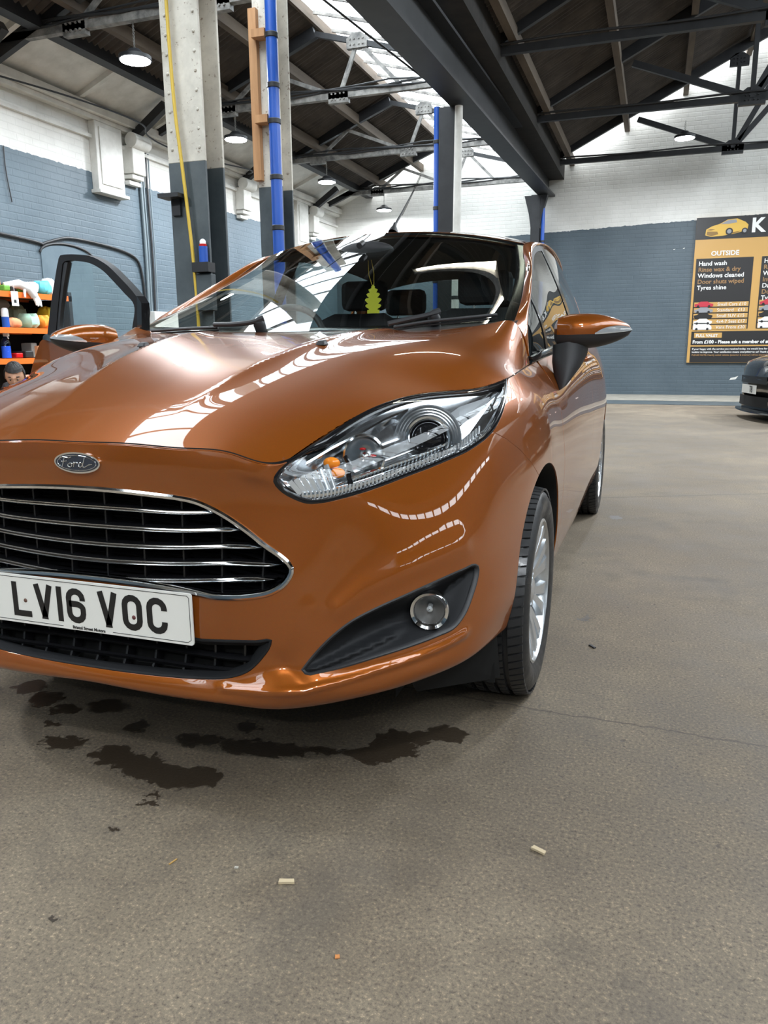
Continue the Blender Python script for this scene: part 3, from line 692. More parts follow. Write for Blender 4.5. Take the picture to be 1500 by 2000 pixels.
MB().tube([(-.56, 4.30, 4.055), (.42, 5.00, 4.055)], .020, 10).build('tube', M['tube_glow'], tb)
for x in (-.4, .25): MB().tube([(x, 4.30+(x+.55)*.70, 4.12), (x, 4.35+(x+.55)*.70, gable(x)+.1)], .006, 6).build('hanger', M['cable_black'], tb)

# --- columns
def column(x, y, w, d, ztop, paint_z, label, cream=True):
    r = empty('steel_column', (x, y, 0), 0, label, 'column', 'columns of the hall'); hw = w/2
    for z0, z1, m_ in ((0, paint_z, 'column_grey' if cream else 'dark_steel'), (paint_z, ztop, 'column_cream' if cream else 'column_grey')):
        if z1-z0 < .01: continue
        for a, b, c, e in ((-hw, hw, -d/2, -d/2+.022), (-hw, hw, d/2-.022, d/2), (-.012, .012, -d/2+.022, d/2-.022)):
            MB().box(x+a, x+b, y+c, y+e, z0, z1).build('flange' if a != -.012 else 'web', M[m_], r, bevel=.003)
    MB().box(x-hw-.03, x+hw+.03, y-d/2-.03, y+d/2+.03, 0, .03).build('base_plate', M['dark_steel'], r)
    return r
# ================================================================ THE CAR: master surfaces
# wrap surface: columns run from the middle of the nose round the corner and along the flank to the tail, rows from the top shut line to the under edge
WN = [
 [(0,.020,.772),(0,.012,.733),(0,.015,.68),(0,.016,.58),(0,.012,.475),(0,.012,.40),(0,.012,.33),(0,-.020,.29),(0,-.015,.255),(0,.08,.24)],
 [(.12,.025,.770),(.12,.018,.732),(.12,.02,.68),(.12,.018,.58),(.12,.014,.475),(.12,.014,.40),(.12,.014,.33),(.12,-.016,.288),(.12,-.01,.25),(.12,.08,.238)],
 [(.24,.035,.765),(.24,.028,.730),(.24,.03,.675),(.24,.024,.577),(.24,.02,.472),(.24,.018,.397),(.24,.018,.327),(.24,-.008,.285),(.24,-.003,.246),(.24,.08,.235)],
 [(.35,.048,.757),(.35,.042,.722),(.35,.045,.67),(.355,.035,.57),(.355,.02,.468),(.355,.02,.395),(.35,.022,.325),(.35,.004,.283),(.35,.01,.243),(.35,.09,.23)],
 [(.46,.062,.742),(.455,.06,.705),(.465,.07,.65),(.475,.068,.55),(.47,.055,.46),(.465,.048,.39),(.46,.042,.33),(.455,.008,.290),(.455,.04,.237),(.45,.12,.225)],
 [(.555,.25,.802),(.565,.15,.745),(.575,.12,.66),(.58,.12,.56),(.58,.11,.46),(.575,.10,.39),(.57,.09,.33),(.56,.07,.285),(.56,.095,.245),(.55,.17,.235)],
 [(.655,.46,.857),(.665,.29,.79),(.675,.22,.69),(.685,.205,.57),(.69,.20,.465),(.69,.185,.395),(.68,.17,.335),(.67,.15,.295),(.67,.18,.26),(.66,.25,.25)],
 [(.71,.60,.878),(.735,.43,.82),(.755,.35,.72),(.77,.335,.58),(.775,.33,.47),(.77,.31,.40),(.765,.29,.345),(.76,.275,.31),(.758,.29,.285),(.74,.35,.275)],
 [(.752,.73,.893),(.79,.60,.83),(.812,.52,.73),(.823,.50,.58),(.825,.49,.48),(.825,.475,.41),(.82,.465,.36),(.812,.455,.325),(.805,.45,.295),(.79,.50,.285)],
 [(.756,.93,.905),(.825,.83,.83),(.85,.80,.73),(.862,.78,.60),(.862,.77,.48),(.858,.76,.40),(.852,.75,.345),(.845,.75,.30),(.835,.75,.27),(.81,.75,.26)],
 [(.748,1.19,.918),(.815,1.15,.835),(.842,1.12,.73),(.855,1.12,.60),(.853,1.12,.48),(.850,1.12,.40),(.846,1.12,.345),(.84,1.12,.29),(.825,1.12,.24),(.79,1.12,.235)],
 [(.770,1.46,.937),(.822,1.46,.842),(.842,1.46,.73),(.852,1.46,.60),(.850,1.46,.48),(.847,1.46,.40),(.842,1.46,.33),(.833,1.46,.27),(.815,1.46,.22),(.77,1.46,.215)],
 [(.782,1.85,.955),(.828,1.85,.85),(.846,1.85,.73),(.854,1.85,.60),(.852,1.85,.48),(.848,1.85,.39),(.843,1.85,.33),(.833,1.85,.26),(.812,1.85,.21),(.76,1.85,.205)],
 [(.782,2.3,.978),(.828,2.3,.86),(.846,2.3,.74),(.856,2.3,.60),(.854,2.3,.48),(.850,2.3,.39),(.845,2.3,.33),(.833,2.3,.26),(.812,2.3,.21),(.76,2.3,.205)],
 [(.768,2.75,1.01),(.826,2.78,.88),(.850,2.78,.75),(.858,2.78,.61),(.857,2.78,.48),(.853,2.78,.39),(.847,2.78,.33),(.835,2.78,.27),(.815,2.78,.22),(.76,2.78,.215)],
 [(.735,3.22,1.06),(.815,3.28,.92),(.855,3.3,.78),(.868,3.32,.63),(.866,3.32,.48),(.862,3.32,.39),(.855,3.32,.33),(.845,3.32,.27),(.82,3.32,.23),(.76,3.32,.225)],
 [(.67,3.55,1.09),(.76,3.62,.95),(.81,3.65,.80),(.83,3.68,.64),(.835,3.7,.48),(.832,3.7,.39),(.825,3.7,.33),(.81,3.7,.28),(.79,3.7,.25),(.74,3.66,.245)],
 [(.57,3.70,1.07),(.63,3.82,.93),(.68,3.87,.80),(.70,3.90,.64),(.71,3.93,.48),(.71,3.93,.39),(.70,3.92,.33),(.69,3.90,.29),(.67,3.87,.26),(.64,3.80,.255)],
 [(.32,3.76,1.06),(.35,3.88,.93),(.38,3.93,.80),(.40,3.95,.64),(.40,3.97,.48),(.40,3.97,.39),(.40,3.96,.33),(.40,3.94,.29),(.39,3.90,.26),(.38,3.82,.255)],
 [(0,3.78,1.06),(0,3.90,.93),(0,3.95,.80),(0,3.96,.64),(0,3.98,.48),(0,3.98,.39),(0,3.97,.33),(0,3.95,.29),(0,3.92,.26),(0,3.83,.255)],
]
WN = np.array(WN).transpose(1, 0, 2)
WPIX = {(0,0):(153,866,.6),(0,1):(250,869.5,.6),(0,2):(353,878.5,.6),(0,3):(450,887.5,.7),(0,4):(557,905),(0,5):(683,821),(0,6):(812,771),(0,7):(922,760),(0,8):(990,740),
        (0,10):(1035,712),(1,0):(153,903),(2,0):(163,949,.6),(1,4):(535,935),
        (2,4):(585,985),(3,4):(574,1110),(2,6):(793,931),(2,7):(895,893,.6),
        (8,1):(317-50,1349,.5),(8,4):(570,1384),(8,5):(728,1356,.5),(8,6):(823,1327,.5),(8,7):(910,1290,.5)}
WN = fair_net(WN, WPIX, lam=.6, wp=.5, sym=True)
wrap = Surf(WN, True, su=.13, sv=.075)
# pressed ridges of the bumper: brow over the fog lamp pod, crest of the lip, edge beside the lower grille
RID = [(wrap.uv(px_, (2.5, 8.8, 2, 9)), a_, s_) for px_, a_, s_ in (([(660,1190),(710,1150),(780,1117),(850,1088),(905,1062)], .0055, .020), ([(440,1345),(520,1352),(590,1350),(660,1333),(740,1308),(830,1277),(905,1240)], .0065, .015), ([(548,1262),(572,1228),(600,1190)], .0025, .022), ([(560,1300),(578,1325),(590,1338)], -.004, .020))]
wrap.inv = None
def ridges(u, v, p):
    q = np.stack([np.abs(u)*wrap.su, v*wrap.sv], 1); out = np.zeros(len(q))
    for L_, a_, s_ in RID:
        l = L_*np.array([wrap.su, wrap.sv]); d = seg_dist(l, q, False); out += a_*np.exp(-(d/s_)**2)
    return out
wrap.disp = ridges

# bonnet: columns from the middle to the side shut line, rows from the front edge to the screen
side = WN[0, 4:11]
HT = [0, .25, .5, .7, .84, .92, .97, 1.0]
front = np.array([wrap.P([4*q], [0])[0] for q in HT])
mid = np.array([(0,.02,.772),(0,.15,.838),(0,.31,.893),(0,.48,.935),(0,.66,.968),(0,.84,.993),(0,1.02,1.009)])
mid[0] = front[0]; HP = [2.5, 2.6, 3.0, 3.6, 6.0, 9.0, 11.0]; RISE = [0, 0, 0, 0, .002, .004, .008]
HN = np.zeros((7, 8, 3))
for i in range(7):
    for j, t in enumerate(HT):
        HN[i, j] = (side[i][0]*t, mid[i][1]+(side[i][1]-mid[i][1])*t**2.0, mid[i][2]+(side[i][2]-mid[i][2])*t**HP[i]+RISE[i]*t*t*(1-t**8))
HN[6, 4:7] = [(.628, 1.125, 1.022), (.688, 1.158, 1.022), (.724, 1.174, .982)]; HN[0] = front; HN[:, 7] = side
FX = {(0, j): front[j] for j in range(8)}; FX.update({(i, 7): side[i] for i in range(7)})
HN = fair_net(HN, {(6, 5): (1001, 626, .5), (6, 4): (955, 632, .4), (6, 3): (881, 641, .4), (6, 2): (777, 648, .4)}, lam=.12, wp=1.0, sym=True, fixed=FX)
def sst(x): x = np.clip(x, 0, 1); return x*x*(3-2*x)
def crease(u, v, p):
    y = p[:, 1]; dx = np.abs(p[:, 0])-(.139+.171*y); sd = np.sqrt(dx*dx+.0085**2)-.0085
    A = .012*sst((y-.09)/.38)
    return A*np.where(dx > 0, np.exp(-sd/.032), np.exp(-sd/.085))
hoods = Surf(HN, True, disp=crease, su=.11, sv=.16, sg=-1)
# ================================================================ THE CAR: parts
car = empty('hatchback_car', (0, 1.9, 0), 0, 'glossy copper orange hatchback filling the foreground, plate LV16 VOC', 'car')

def uv_yz(S, pts, start):
    """surface coordinates where the flank has given (Y, Z)"""
    out = []; x = np.array(start, float)
    for p in pts:
        for it in range(25):
            e = 1e-3; q = S.P([x[0], x[0]+e, x[0]], [x[1], x[1], x[1]+e])[:, 1:]; J = np.stack([(q[1]-q[0])/e, (q[2]-q[0])/e], 1)
            st = np.linalg.solve(J.T @ J+np.eye(2)*1e-7, J.T @ (np.array(p)-q[0])); st = np.clip(st, -.4, .4); x = x+st
            if abs(st).max() < 1e-6: break
        out.append(x.copy())
    return np.array(out)
def mir(l): l = np.array(l).copy(); l[:, 0] *= -1; return l
def px_loop(S, pts, step=7, closed=True, lo=None, res=.012): return resample_uv(S, S.uv(dens(pts, step, closed), lo), res, closed)

# --- outlines measured on the nose
HLlow = [(557,907,1),(544,920),(536,932),(535,942),(544,955),(573,974),(599,983),(628,982),(665,974),(720,958),(793,931),(867,902),(922,876),(962,843),(980,810),(989,773),(990,741,1)]
hl_low = wrap.uv(dens(HLlow, 7, False), (3.3, 8.6, -.3, 4)); hl_low[0, 1] = 0; hl_low[-1, 1] = 0
u0, u1 = hl_low[0, 0], hl_low[-1, 0]
hl_top = np.stack([np.linspace(u1, u0, 46), np.zeros(46)], 1)
HL = resample_uv(wrap, np.vstack([hl_low[:-1], hl_top[:-1]]), .01)
GR = [(574,1110),(570,1126),(556,1146),(532,1162),(492,1170),(440,1172),(412,1171)]
gr_r = wrap.uv(dens([(340,967),(380,975),(420,992),(460,1016),(490,1038),(520,1062),(550,1083),(566,1097),(574,1110),(570,1126),(556,1145),(532,1160),(492,1169),(450,1171),(415,1170)], 7, False), (1.5, 5, 1, 6))
def blend_to_centre(p, v0, n=18, flat=True):
    """from an outline point at p to its mirror image through the middle, row value v0 at the middle"""
    u = np.linspace(p[0], -p[0], n*2+1)[1:-1]; t = (u/p[0])**2; return np.stack([u, v0+(p[1]-v0)*t], 1)
vtop = wrap.uv([(163, 949)], (-1, 1, 0, 5))[0][1]
gtop = blend_to_centre(mir(gr_r)[0]*[1, 1], vtop)   # left to right along the top
vbot = gr_r[-1][1]
GRL = resample_uv(wrap, np.vstack([gr_r, blend_to_centre(gr_r[-1], vbot-.02), mir(gr_r)[::-1], gtop]), .012)
lg_r = wrap.uv(dens([(394,1247,1),(450,1249),(500,1250),(532,1250),(530,1262),(516,1284),(500,1302),(488,1312),(465,1322),(440,1327),(400,1328),(360,1326)], 7, False), (1.5, 5.2, 3.5, 8))
v5 = wrap.uv([(394, 1247)], (1, 5, 3, 8))[0]
vlow = wrap.uv([(150, 1300)], (-1.5, 1, 5, 8))[0][1]
print('grille v', vtop, vbot, 'low', v5, vlow, lg_r[-1])
LGL = resample_uv(wrap, np.vstack([lg_r, blend_to_centre(lg_r[-1], vlow), mir(lg_r)[::-1], blend_to_centre(mir(lg_r)[0], v5[1]-.05)]), .012)
FP = px_loop(wrap, [(588,1308,1),(604,1287),(640,1248),(685,1212),(730,1188),(790,1161),(850,1134),(905,1110),(930,1101),(937,1106,1),(936,1118),(925,1161),(907,1204),(889,1227),(850,1246),(790,1268),(730,1287),(670,1305),(625,1315),(596,1318)], 6, lo=(3.8, 8.6, 3, 8))
# --- wheel arches and shut lines on the flank
AY, AZ, AR = .83, .295, .352
RY = 3.32
def arch(yc, a0, a1, start, n=40, r=AR): return uv_yz(wrap, [(yc-(r*(.925 if math.cos(a) > 0 else 1.0))*math.cos(a), AZ+r*math.sin(a)) for a in np.linspace(math.radians(a0), math.radians(a1), n)], start)
fa = arch(AY, -6, 186, (8.2, 7))            # front arch, from its front foot over the top to its rear foot
ra = arch(RY, -6, 186, (14.2, 7))
# bumper to fender line
bf = wrap.uv([(962,843),(990,858),(1017,879),(1038,903)], (7, 10, 0, 6))
a_m = int(np.argmin(np.linalg.norm(project(wrap.P(fa[:, 0], fa[:, 1]))-np.array([1054, 928]), axis=1)))
hl_i = int(np.argmin(np.linalg.norm(HL-bf[0], axis=1)))
bottom_v = 8.55
foot = np.array([fa[0, 0], bottom_v])
bump_r = np.vstack([[[hl_low[0, 0], 0]], hl_low[1:int(np.argmin(np.linalg.norm(hl_low-bf[0], axis=1)))+1], bf[1:], fa[a_m::-1], [foot]])
i_hl = int(np.argmin(np.linalg.norm(hl_low-bf[0], axis=1)))
bot = np.stack([np.linspace(foot[0], -foot[0], 140)[1:-1], np.full(138, bottom_v)], 1)
top = np.stack([np.linspace(-hl_low[0, 0], hl_low[0, 0], 60)[1:-1], np.zeros(58)], 1)
BUMP = resample_uv(wrap, np.vstack([bump_r, bot, mir(bump_r)[::-1], top]), .012)
bumper = panel(wrap, BUMP, [GRL, LGL, FP, mir(FP)], grid=.011, depth=.016, gap=.0015, holegap=0)
panel_obj('front_bumper', bumper, paint, car)
# fender
hlb = hl_low[i_hl:]                          # rear of the lamp, upwards
dl = uv_yz(wrap, [(1.27, z) for z in np.linspace(.30, .86, 24)], (10.3, 7))
DF = uv_yz(wrap, [(1.27, .27)], (10.3, 7))[0]
topf = np.stack([np.linspace(8.05, dl[-1, 0], 20), np.zeros(20)], 1)
sill = np.stack([np.linspace(fa[-1, 0], dl[0, 0], 6)[1:-1], np.full(4, fa[-1, 1])], 1)
FEN = np.vstack([bf[::-1], hlb[1:-1], topf, dl[::-1], [[dl[0, 0], 8.3]], [[fa[-1, 0], 8.3]], fa[:a_m-1:-1]])
FEN = resample_uv(wrap, FEN, .012)
fen = panel(wrap, FEN, grid=.011, depth=.016, gap=.0015)
panel_obj('fender', fen, paint, car); panel_obj('fender', mirror_panel(fen), paint, car)
# arch lips and liners
for yc, a in ((AY, fa), (RY, ra)):
    for mr in (False, True):
        sweep_loop(wrap, a, [(0, -.004), (.002, -.014), (.0, -.07)], closed=False, mirror=mr).build('arch_lip', M['dark_void'], car)
        sgn = -1 if mr else 1
        mb = MB(); G = []
        for x in (.79, .55):
            G.append([(sgn*x, yc-(AR+.02)*math.cos(t), AZ+(AR+.02)*math.sin(t)) for t in np.linspace(-.4, PI+.4, 30)])
        mb.grid(G); mb.add([(sgn*.55, yc-.4, .1), (sgn*.55, yc+.4, .1), (sgn*.55, yc+.4, .75), (sgn*.55, yc-.4, .75)], [(0, 1, 2, 3)])
        mb.build('wheel_arch_liner', M['dark_void'], car)
# door (nearside only; the offside one stands open), sill, quarter
dr = uv_yz(wrap, [(2.42, z) for z in np.linspace(.30, .92, 22)], (13.2, 7))
topd = np.stack([np.linspace(dl[-1, 0], dr[-1, 0], 40), np.zeros(40)], 1)
botd = np.stack([np.linspace(dr[0, 0], dl[0, 0], 40), np.interp(np.linspace(0, 1, 40), [0, 1], [dr[0, 1], dl[0, 1]])], 1)
DOOR = resample_uv(wrap, np.vstack([dl, topd[1:-1], dr[::-1], botd[1:-1]]), .012)
panel_obj('door', panel(wrap, DOOR, grid=.014, depth=.02, gap=.002), paint, car)
SILL = resample_uv(wrap, np.vstack([botd[::-1], [[dr[0, 0], 8.6]], [[fa[-1, 0], 8.6]], fa[-1:]]), .015)
sl = panel(wrap, SILL, grid=.02, depth=.02)
panel_obj('sill', sl, paint, car); panel_obj('sill', mirror_panel(sl), paint, car)
QU = np.vstack([dr, np.stack([np.linspace(dr[-1, 0], 16.2, 30), np.zeros(30)], 1)[1:], np.stack([np.full(14, 16.2), np.linspace(0, 8.5, 14)], 1)[1:], np.stack([np.linspace(16.2, ra[-1, 0], 8), np.full(8, 8.5)], 1)[1:], ra[::-1], [[dr[0, 0], ra[0, 1]]]])
QU = resample_uv(wrap, QU, .014)
qp = panel(wrap, QU, grid=.016, depth=.02, gap=.001)
panel_obj('rear_quarter', qp, paint, car); panel_obj('rear_quarter', mirror_panel(qp), paint, car)
TAIL = np.vstack([np.stack([np.linspace(16.2, 19, 20), np.zeros(20)], 1), np.stack([np.linspace(19, 16.2, 20), np.full(20, 8.5)], 1), np.stack([np.full(10, 16.2), np.linspace(8.5, 0, 12)[1:-1]], 1)])
tp = panel(wrap, resample_uv(wrap, TAIL, .02), grid=.03, depth=.01)
panel_obj('tailgate', join_panels(tp, mirror_panel(tp)), paint, car)
tl = px = None
mb = MB()
for sgn in (1, -1):
    U = np.linspace(15.9, 17.0, 9); G = [[wrap.P([q], [v])[0]+wrap.N([q], [v])[0]*.006 for q in U] for v in np.linspace(.1, 2.4, 8)]
    mb = MB().grid([[(sgn*p[0], p[1], p[2]) for p in r_] for r_ in G]); mb.build('tail_light', M['red_plastic'], car)

# --- bonnet
fr = np.stack([np.linspace(-7, 7, 141), np.zeros(141)], 1); rt = np.stack([np.full(60, 7.), np.linspace(0, 6, 60)], 1)[1:]
rr = np.stack([np.linspace(7, -7, 141), np.full(141, 6.)], 1)[1:]; lt = mir(rt)[::-1][1:]
HOOD = resample_uv(hoods, np.vstack([fr, rt, rr, lt]), .012)
panel_obj('bonnet', panel(hoods, HOOD, grid=.0105, depth=.014, gap=.0030), paint, car)
mb = MB()                                     # dark engine bay below the shut lines
mb.add([(x, y, z) for x, y, z in ((-.43,.09,.70),(.43,.09,.70),(.66,.6,.80),(.66,1.15,.86),(-.66,1.15,.86),(-.66,.6,.80))], [(0,1,2,3,4,5)])
mb.build('engine_bay_liner', M['dark_void'], car)
sweep_loop(wrap, np.stack([np.linspace(-10.0, 10.0, 300), np.full(300, .0)], 1), [(-.005, -.0035), (0, -.0024), (.005, -.0035)], closed=False).build('bonnet_gap_shade', M['dark_void'], car)  # black strip stands in for the shade in the bonnet gap
for lp_ in (bf, dl, dr):  # shade inside the bumper and door gaps, drawn as black strips
    for mr_ in (False, True):
        if lp_ is not bf and mr_: continue
        sweep_loop(wrap, resample_uv(wrap, lp_, .01, False), [(-.005, -.003), (0, -.0022), (.005, -.003)], closed=False, mirror=mr_).build('shut_line_shade', M['dark_void'], car)

# --- upper grille
sweep_loop(wrap, GRL, [(-.001, -.004), (-.001, .003), (.003, .0065), (.008, .006), (.011, .001), (.012, -.02)]).build('grille_frame', M['chrome'], car)
sweep_loop(wrap, GRL, [(.0115, -.004), (.012, -.05), (.02, -.062)]).build('grille_surround', M['grille_black'], car)
GL = GRL*np.array([wrap.su, wrap.sv])
def half_reach(v, loop):
    """u where row v leaves the loop on the right"""
    L = loop; best = 0
    for a, b in zip(L, np.roll(L, -1, 0)):
        if (a[1]-v)*(b[1]-v) <= 0 and a[1] != b[1]:
            t = (v-a[1])/(b[1]-a[1]); best = max(best, a[0]+(b[0]-a[0])*t)
    return best

slat_r = [(424,1001),(476,1036),(520,1070),(554,1102),(538,1132)]; slat_l = [(0,977),(0,1009),(0,1039),(0,1068),(0,1098)]
slats_v = []
for (a, b) in zip(slat_r, slat_l):
    p = wrap.uv([a], (2, 5, 1, 6))[0]; q = wrap.uv([b], (-3.5, 0, 1, 6))[0]
    k = (p[1]-q[1])/(p[0]**2-q[0]**2); v0 = q[1]-k*q[0]**2; slats_v.append((v0, k, p))
    U = np.linspace(-p[0], p[0], 70); V = v0+k*U**2; P = wrap.P(U, V); N = wrap.N(U, V)
    def strip(prof, taper=True):
        G = []
        for i in range(len(U)):
            e = min(1, (1-abs(U[i])/p[0])*14+.12) if taper else 1
            up = np.array([0, 0, 1.]); n_ = N[i]; G.append([P[i]+up*z_*e+n_*(d_) for z_, d_ in prof])
        return G
    top_prof = [(-.0045, -.014), (-.0052, -.009), (-.003, -.0055), (0, -.004), (.003, -.0055), (.0052, -.009), (.0045, -.014)]
    MB().grid(strip(top_prof)).build('grille_slat', M['chrome'], car)
    MB().grid(strip([(.0045, -.013), (.0075, -.03), (.004, -.05), (-.004, -.05), (-.0075, -.03), (-.0045, -.013)])).build('grille_slat_body', M['grille_black'], car)
# fine dividers and thin rear bars behind the slats
for u in np.arange(-4.4, 4.5, .78):
    vs_ = [v for v in np.linspace(1.5, 5, 120) if inside(GL, np.array([[u*wrap.su, v*wrap.sv]]))[0]]
    if len(vs_) < 2: continue
    V = np.linspace(vs_[0], vs_[-1], 8); P = wrap.P([u]*8, V)
    MB().grid([[p+np.array([dx, dy, 0]) for dx, dy in ((-.002, .05), (-.002, .02), (.002, .02), (.002, .05))] for p in P]).build('grille_divider', M['grille_black'], car)
mb = MB()
for v in np.linspace(vtop+.12, vbot-.05, 16):
    h = half_reach(v, GRL)-.05
    if h < .4: continue
    U = np.linspace(-h, h, 40); P = wrap.P(U, [v]*40)
    mb.grid([[p+np.array([0, .045, -.003]), p+np.array([0, .035, 0]), p+np.array([0, .045, .003])] for p in P])
o = mb.build('grille_mesh', M['grille_black'], car); o['kind'] = 'stuff'
inner = panel(wrap, GRL, grid=.04, flange=False, off=lambda u, v: np.full(len(u), -.075))
panel_obj('grille_backing', inner, M['dark_void'], car)

# --- lower grille
sweep_loop(wrap, LGL, [(0, -.002), (.002, .001), (.006, .001), (.018, -.012), (.022, -.02), (.024, -.05)]).build('lower_grille_frame', M['charcoal_plastic'], car)
LG = LGL*np.array([wrap.su, wrap.sv])
vs2 = sorted([p[1] for p in lg_r]); va, vb = v5[1], vlow
for k, f in enumerate((.35, .58, .80)):
    v = va+(vb-va)*f; h = half_reach(v, LGL)-.12; U = np.linspace(-h, h, 60); P = wrap.P(U, np.full(60, v)); N = wrap.N(U, np.full(60, v))
    MB().grid([[P[i]+N[i]*d+np.array([0, 0, z]) for z, d in ((-.004, -.03), (-.006, -.018), (0, -.012), (.005, -.02), (.003, -.04))] for i in range(60)]).build('lower_grille_slat', M['grille_black'], car)
for u in np.arange(-4.2, 4.3, .6):
    vs_ = [v for v in np.linspace(4, 8, 120) if inside(LG, np.array([[u*wrap.su, v*wrap.sv]]))[0]]
    if len(vs_) < 2: continue
    P = wrap.P([u]*4, np.linspace(vs_[0], vs_[-1], 4)); MB().grid([[p+np.array([-.0025, .055, 0]), p+np.array([-.0025, .025, 0]), p+np.array([.0025, .025, 0]), p+np.array([.0025, .055, 0])] for p in P]).build('lower_grille_rib', M['grille_black'], car)
panel_obj('lower_grille_backing', panel(wrap, LGL, grid=.04, flange=False, off=lambda u, v: np.full(len(u), -.07)), M['dark_void'], car)

# --- fog lamp pods
fpc = FP*np.array([wrap.su, wrap.sv])
fogc = wrap.uv([(839, 1191)], (4, 8, 3, 8))[0]
def pod_off(u, v):
    q = np.stack([u*wrap.su, v*wrap.sv], 1); d = seg_dist(fpc, q); base = -.004-.040*sst(d/.055)*sst((u-4.15)/1.6)-.012*sst(d/.03)
    # raised fins on the inner side
    P = wrap.P(u, v); w_ = sst((6.0-u)/.5)*sst(d/.02)
    L = P[:, 2]-.30-.32*(P[:, 0]-.55)
    return base+w_*.018*(np.exp(-((L+.004)/.008)**2)+np.exp(-((L-.045)/.008)**2))
for mr in (False, True):
    f = (lambda d: mirror_panel(d)) if mr else (lambda d: d); sg = -1 if mr else 1
    panel_obj('fog_lamp_pod', f(panel(wrap, FP, grid=.009, flange=False, off=pod_off)), M['charcoal_plastic'], car)
    sweep_loop(wrap, FP, [(-.001, -.006), (0, .0005), (.003, .0015), (.007, -.001), (.009, -.007)], mirror=mr).build('fog_pod_rim', M['black_plastic'], car)
    c = at(839, 1191, X=.695); c = c*[sg, 1, 1]; ax = np.array([sg*.20, -.97, .0]); ax /= np.linalg.norm(ax)
    fl = MB().lathe([(.030, -.03), (.0415, -.02), (.0425, .004), (.0400, .012), (.034, .009), (.032, -.002)], c, ax, 40).build('fog_lamp', M['chrome'], car)
    MB().lathe([(.0325, .004), (.026, .007), (.014, .009), (.0005, .010)], c, ax, 32).build('lens', M['lens_glass'], fl)
    MB().lathe([(.032, 0), (.024, -.014), (.012, -.026), (.001, -.03)], c, ax, 32).build('reflector', M['brake_steel'], fl)
    MB().lathe([(.0065, -.026), (.0065, -.004), (.001, -.002)], c, ax, 16).build('bulb', M['clear_ridge'], fl)

# --- badge and number plate
bp = wrap.P([0], [1.0])[0]; bn = wrap.N([0], [1.0])[0]; bn = np.array([0, bn[1], bn[2]]); bn /= np.linalg.norm(bn)
ex = np.array([1., 0, 0]); ey = np.cross(bn, ex); ey = ey if ey[2] > 0 else -ey
def oval(rx, ry, h0, h1, n=48):
    mb = MB(); mb.add([bp+ex*rx*math.cos(q)+ey*ry*math.sin(q)+bn*h for h in (h0, h1) for q in np.linspace(0, 2*PI, n, endpoint=False)], [(i, (i+1) % n, n+(i+1) % n, n+i) for i in range(n)], True)
    mb.add([bp+ex*rx*math.cos(q)+ey*ry*math.sin(q)+bn*h1 for q in np.linspace(0, 2*PI, n, endpoint=False)], [tuple(range(n))]); return mb
bd = oval(.0575, .0225, -.004, .005).build('badge', M['chrome'], car)
oval(.0535, .019, .003, .0056).build('blue_oval', M['badge_blue'], bd)
def ov_ring(rx, ry, r):
    return MB().tube([bp+ex*rx*math.cos(q)+ey*ry*math.sin(q)+bn*.0058 for q in np.linspace(0, 2*PI, 40, endpoint=False)], r, 6, closed=True)
ov_ring(.0485, .0158, .0007).build('inner_ring', M['chrome'], bd)
# flowing script letters as strokes on the oval (units: mm on the badge)
script = [[(-32,5),(-35,8),(-31,11),(-22,10.5),(-14,10),(-9,12)], [(-24,10),(-27,4),(-29,-2),(-33,-8),(-37,-7),(-35,-4)], [(-31,2),(-24,3),(-19,4)],
          [(-15,-1),(-19,-4),(-18,-8),(-13,-8),(-10,-4),(-12,0),(-15,-1),(-11,-2),(-7,-1)], [(-7,-1),(-5,1),(-7,-8)], [(-6,-3),(-3,0),(1,1),(2,-1)],
          [(13,-1),(9,1),(5,-2),(4,-6),(7,-8),(12,-4),(14,1)], [(19,12),(16,4),(13,-4),(14,-8),(18,-7),(25,-3),(34,-1)]]
mb = MB()
for st in script: mb.tube([bp+ex*(x*.00118)+ey*(y*.00105)+bn*.0062 for x, y in dens([(a, b) for a, b in st], 1.2, False)], .0011, 6)
mb.build('script_lettering', M['chrome'], bd)

PLY, PLZ = .000, .423
plate = MB(); plate.prism([(x, y) for x, y in [(-.255,-.0555),(.255,-.0555),(.2585,-.054),(.26,-.0505),(.26,.0505),(.2585,.054),(.255,.0555),(-.255,.0555),(-.2585,.054),(-.26,.0505),(-.26,-.0505),(-.2585,-.054)]], (0, PLY, PLZ), (1, 0, 0), (0, 0, 1), (0, .004, 0))
pl = plate.build('number_plate', M['plate_white'], car)
def pstroke(mb, pts, w_=.014, closed=False):
    """flat stroke of width w_ on the plate face, mitred at the corners"""
    P = [Vector((a, b)) for a, b in pts]; n = len(P); Lf = []; Rt = []
    for i in range(n):
        if closed: a, b = P[i-1], P[(i+1) % n]
        else: a = P[max(i-1, 0)]; b = P[min(i+1, n-1)]
        d0 = (P[i]-a); d1 = (b-P[i]); d0 = d0.normalized() if d0.length > 1e-9 else d1.normalized(); d1 = d1.normalized() if d1.length > 1e-9 else d0
        t = (d0+d1).normalized(); nn = Vector((-t.y, t.x)); k = w_/2/max(.35, nn.dot(Vector((-d0.y, d0.x))))
        Lf.append(P[i]+nn*k); Rt.append(P[i]-nn*k)
    vs = [(p.x, PLY-.0006, PLZ+p.y) for p in Lf]+[(p.x, PLY-.0006, PLZ+p.y) for p in Rt]
    m = n if closed else n-1
    mb.add(vs, [(i, (i+1) % n, n+(i+1) % n, n+i) for i in range(m)])
def arcp(cx, cy, rx, ry, a0, a1, n=8): return [(cx+rx*math.cos(math.radians(a)), cy+ry*math.sin(math.radians(a))) for a in np.linspace(a0, a1, n)]
h, t7 = .0395, .007
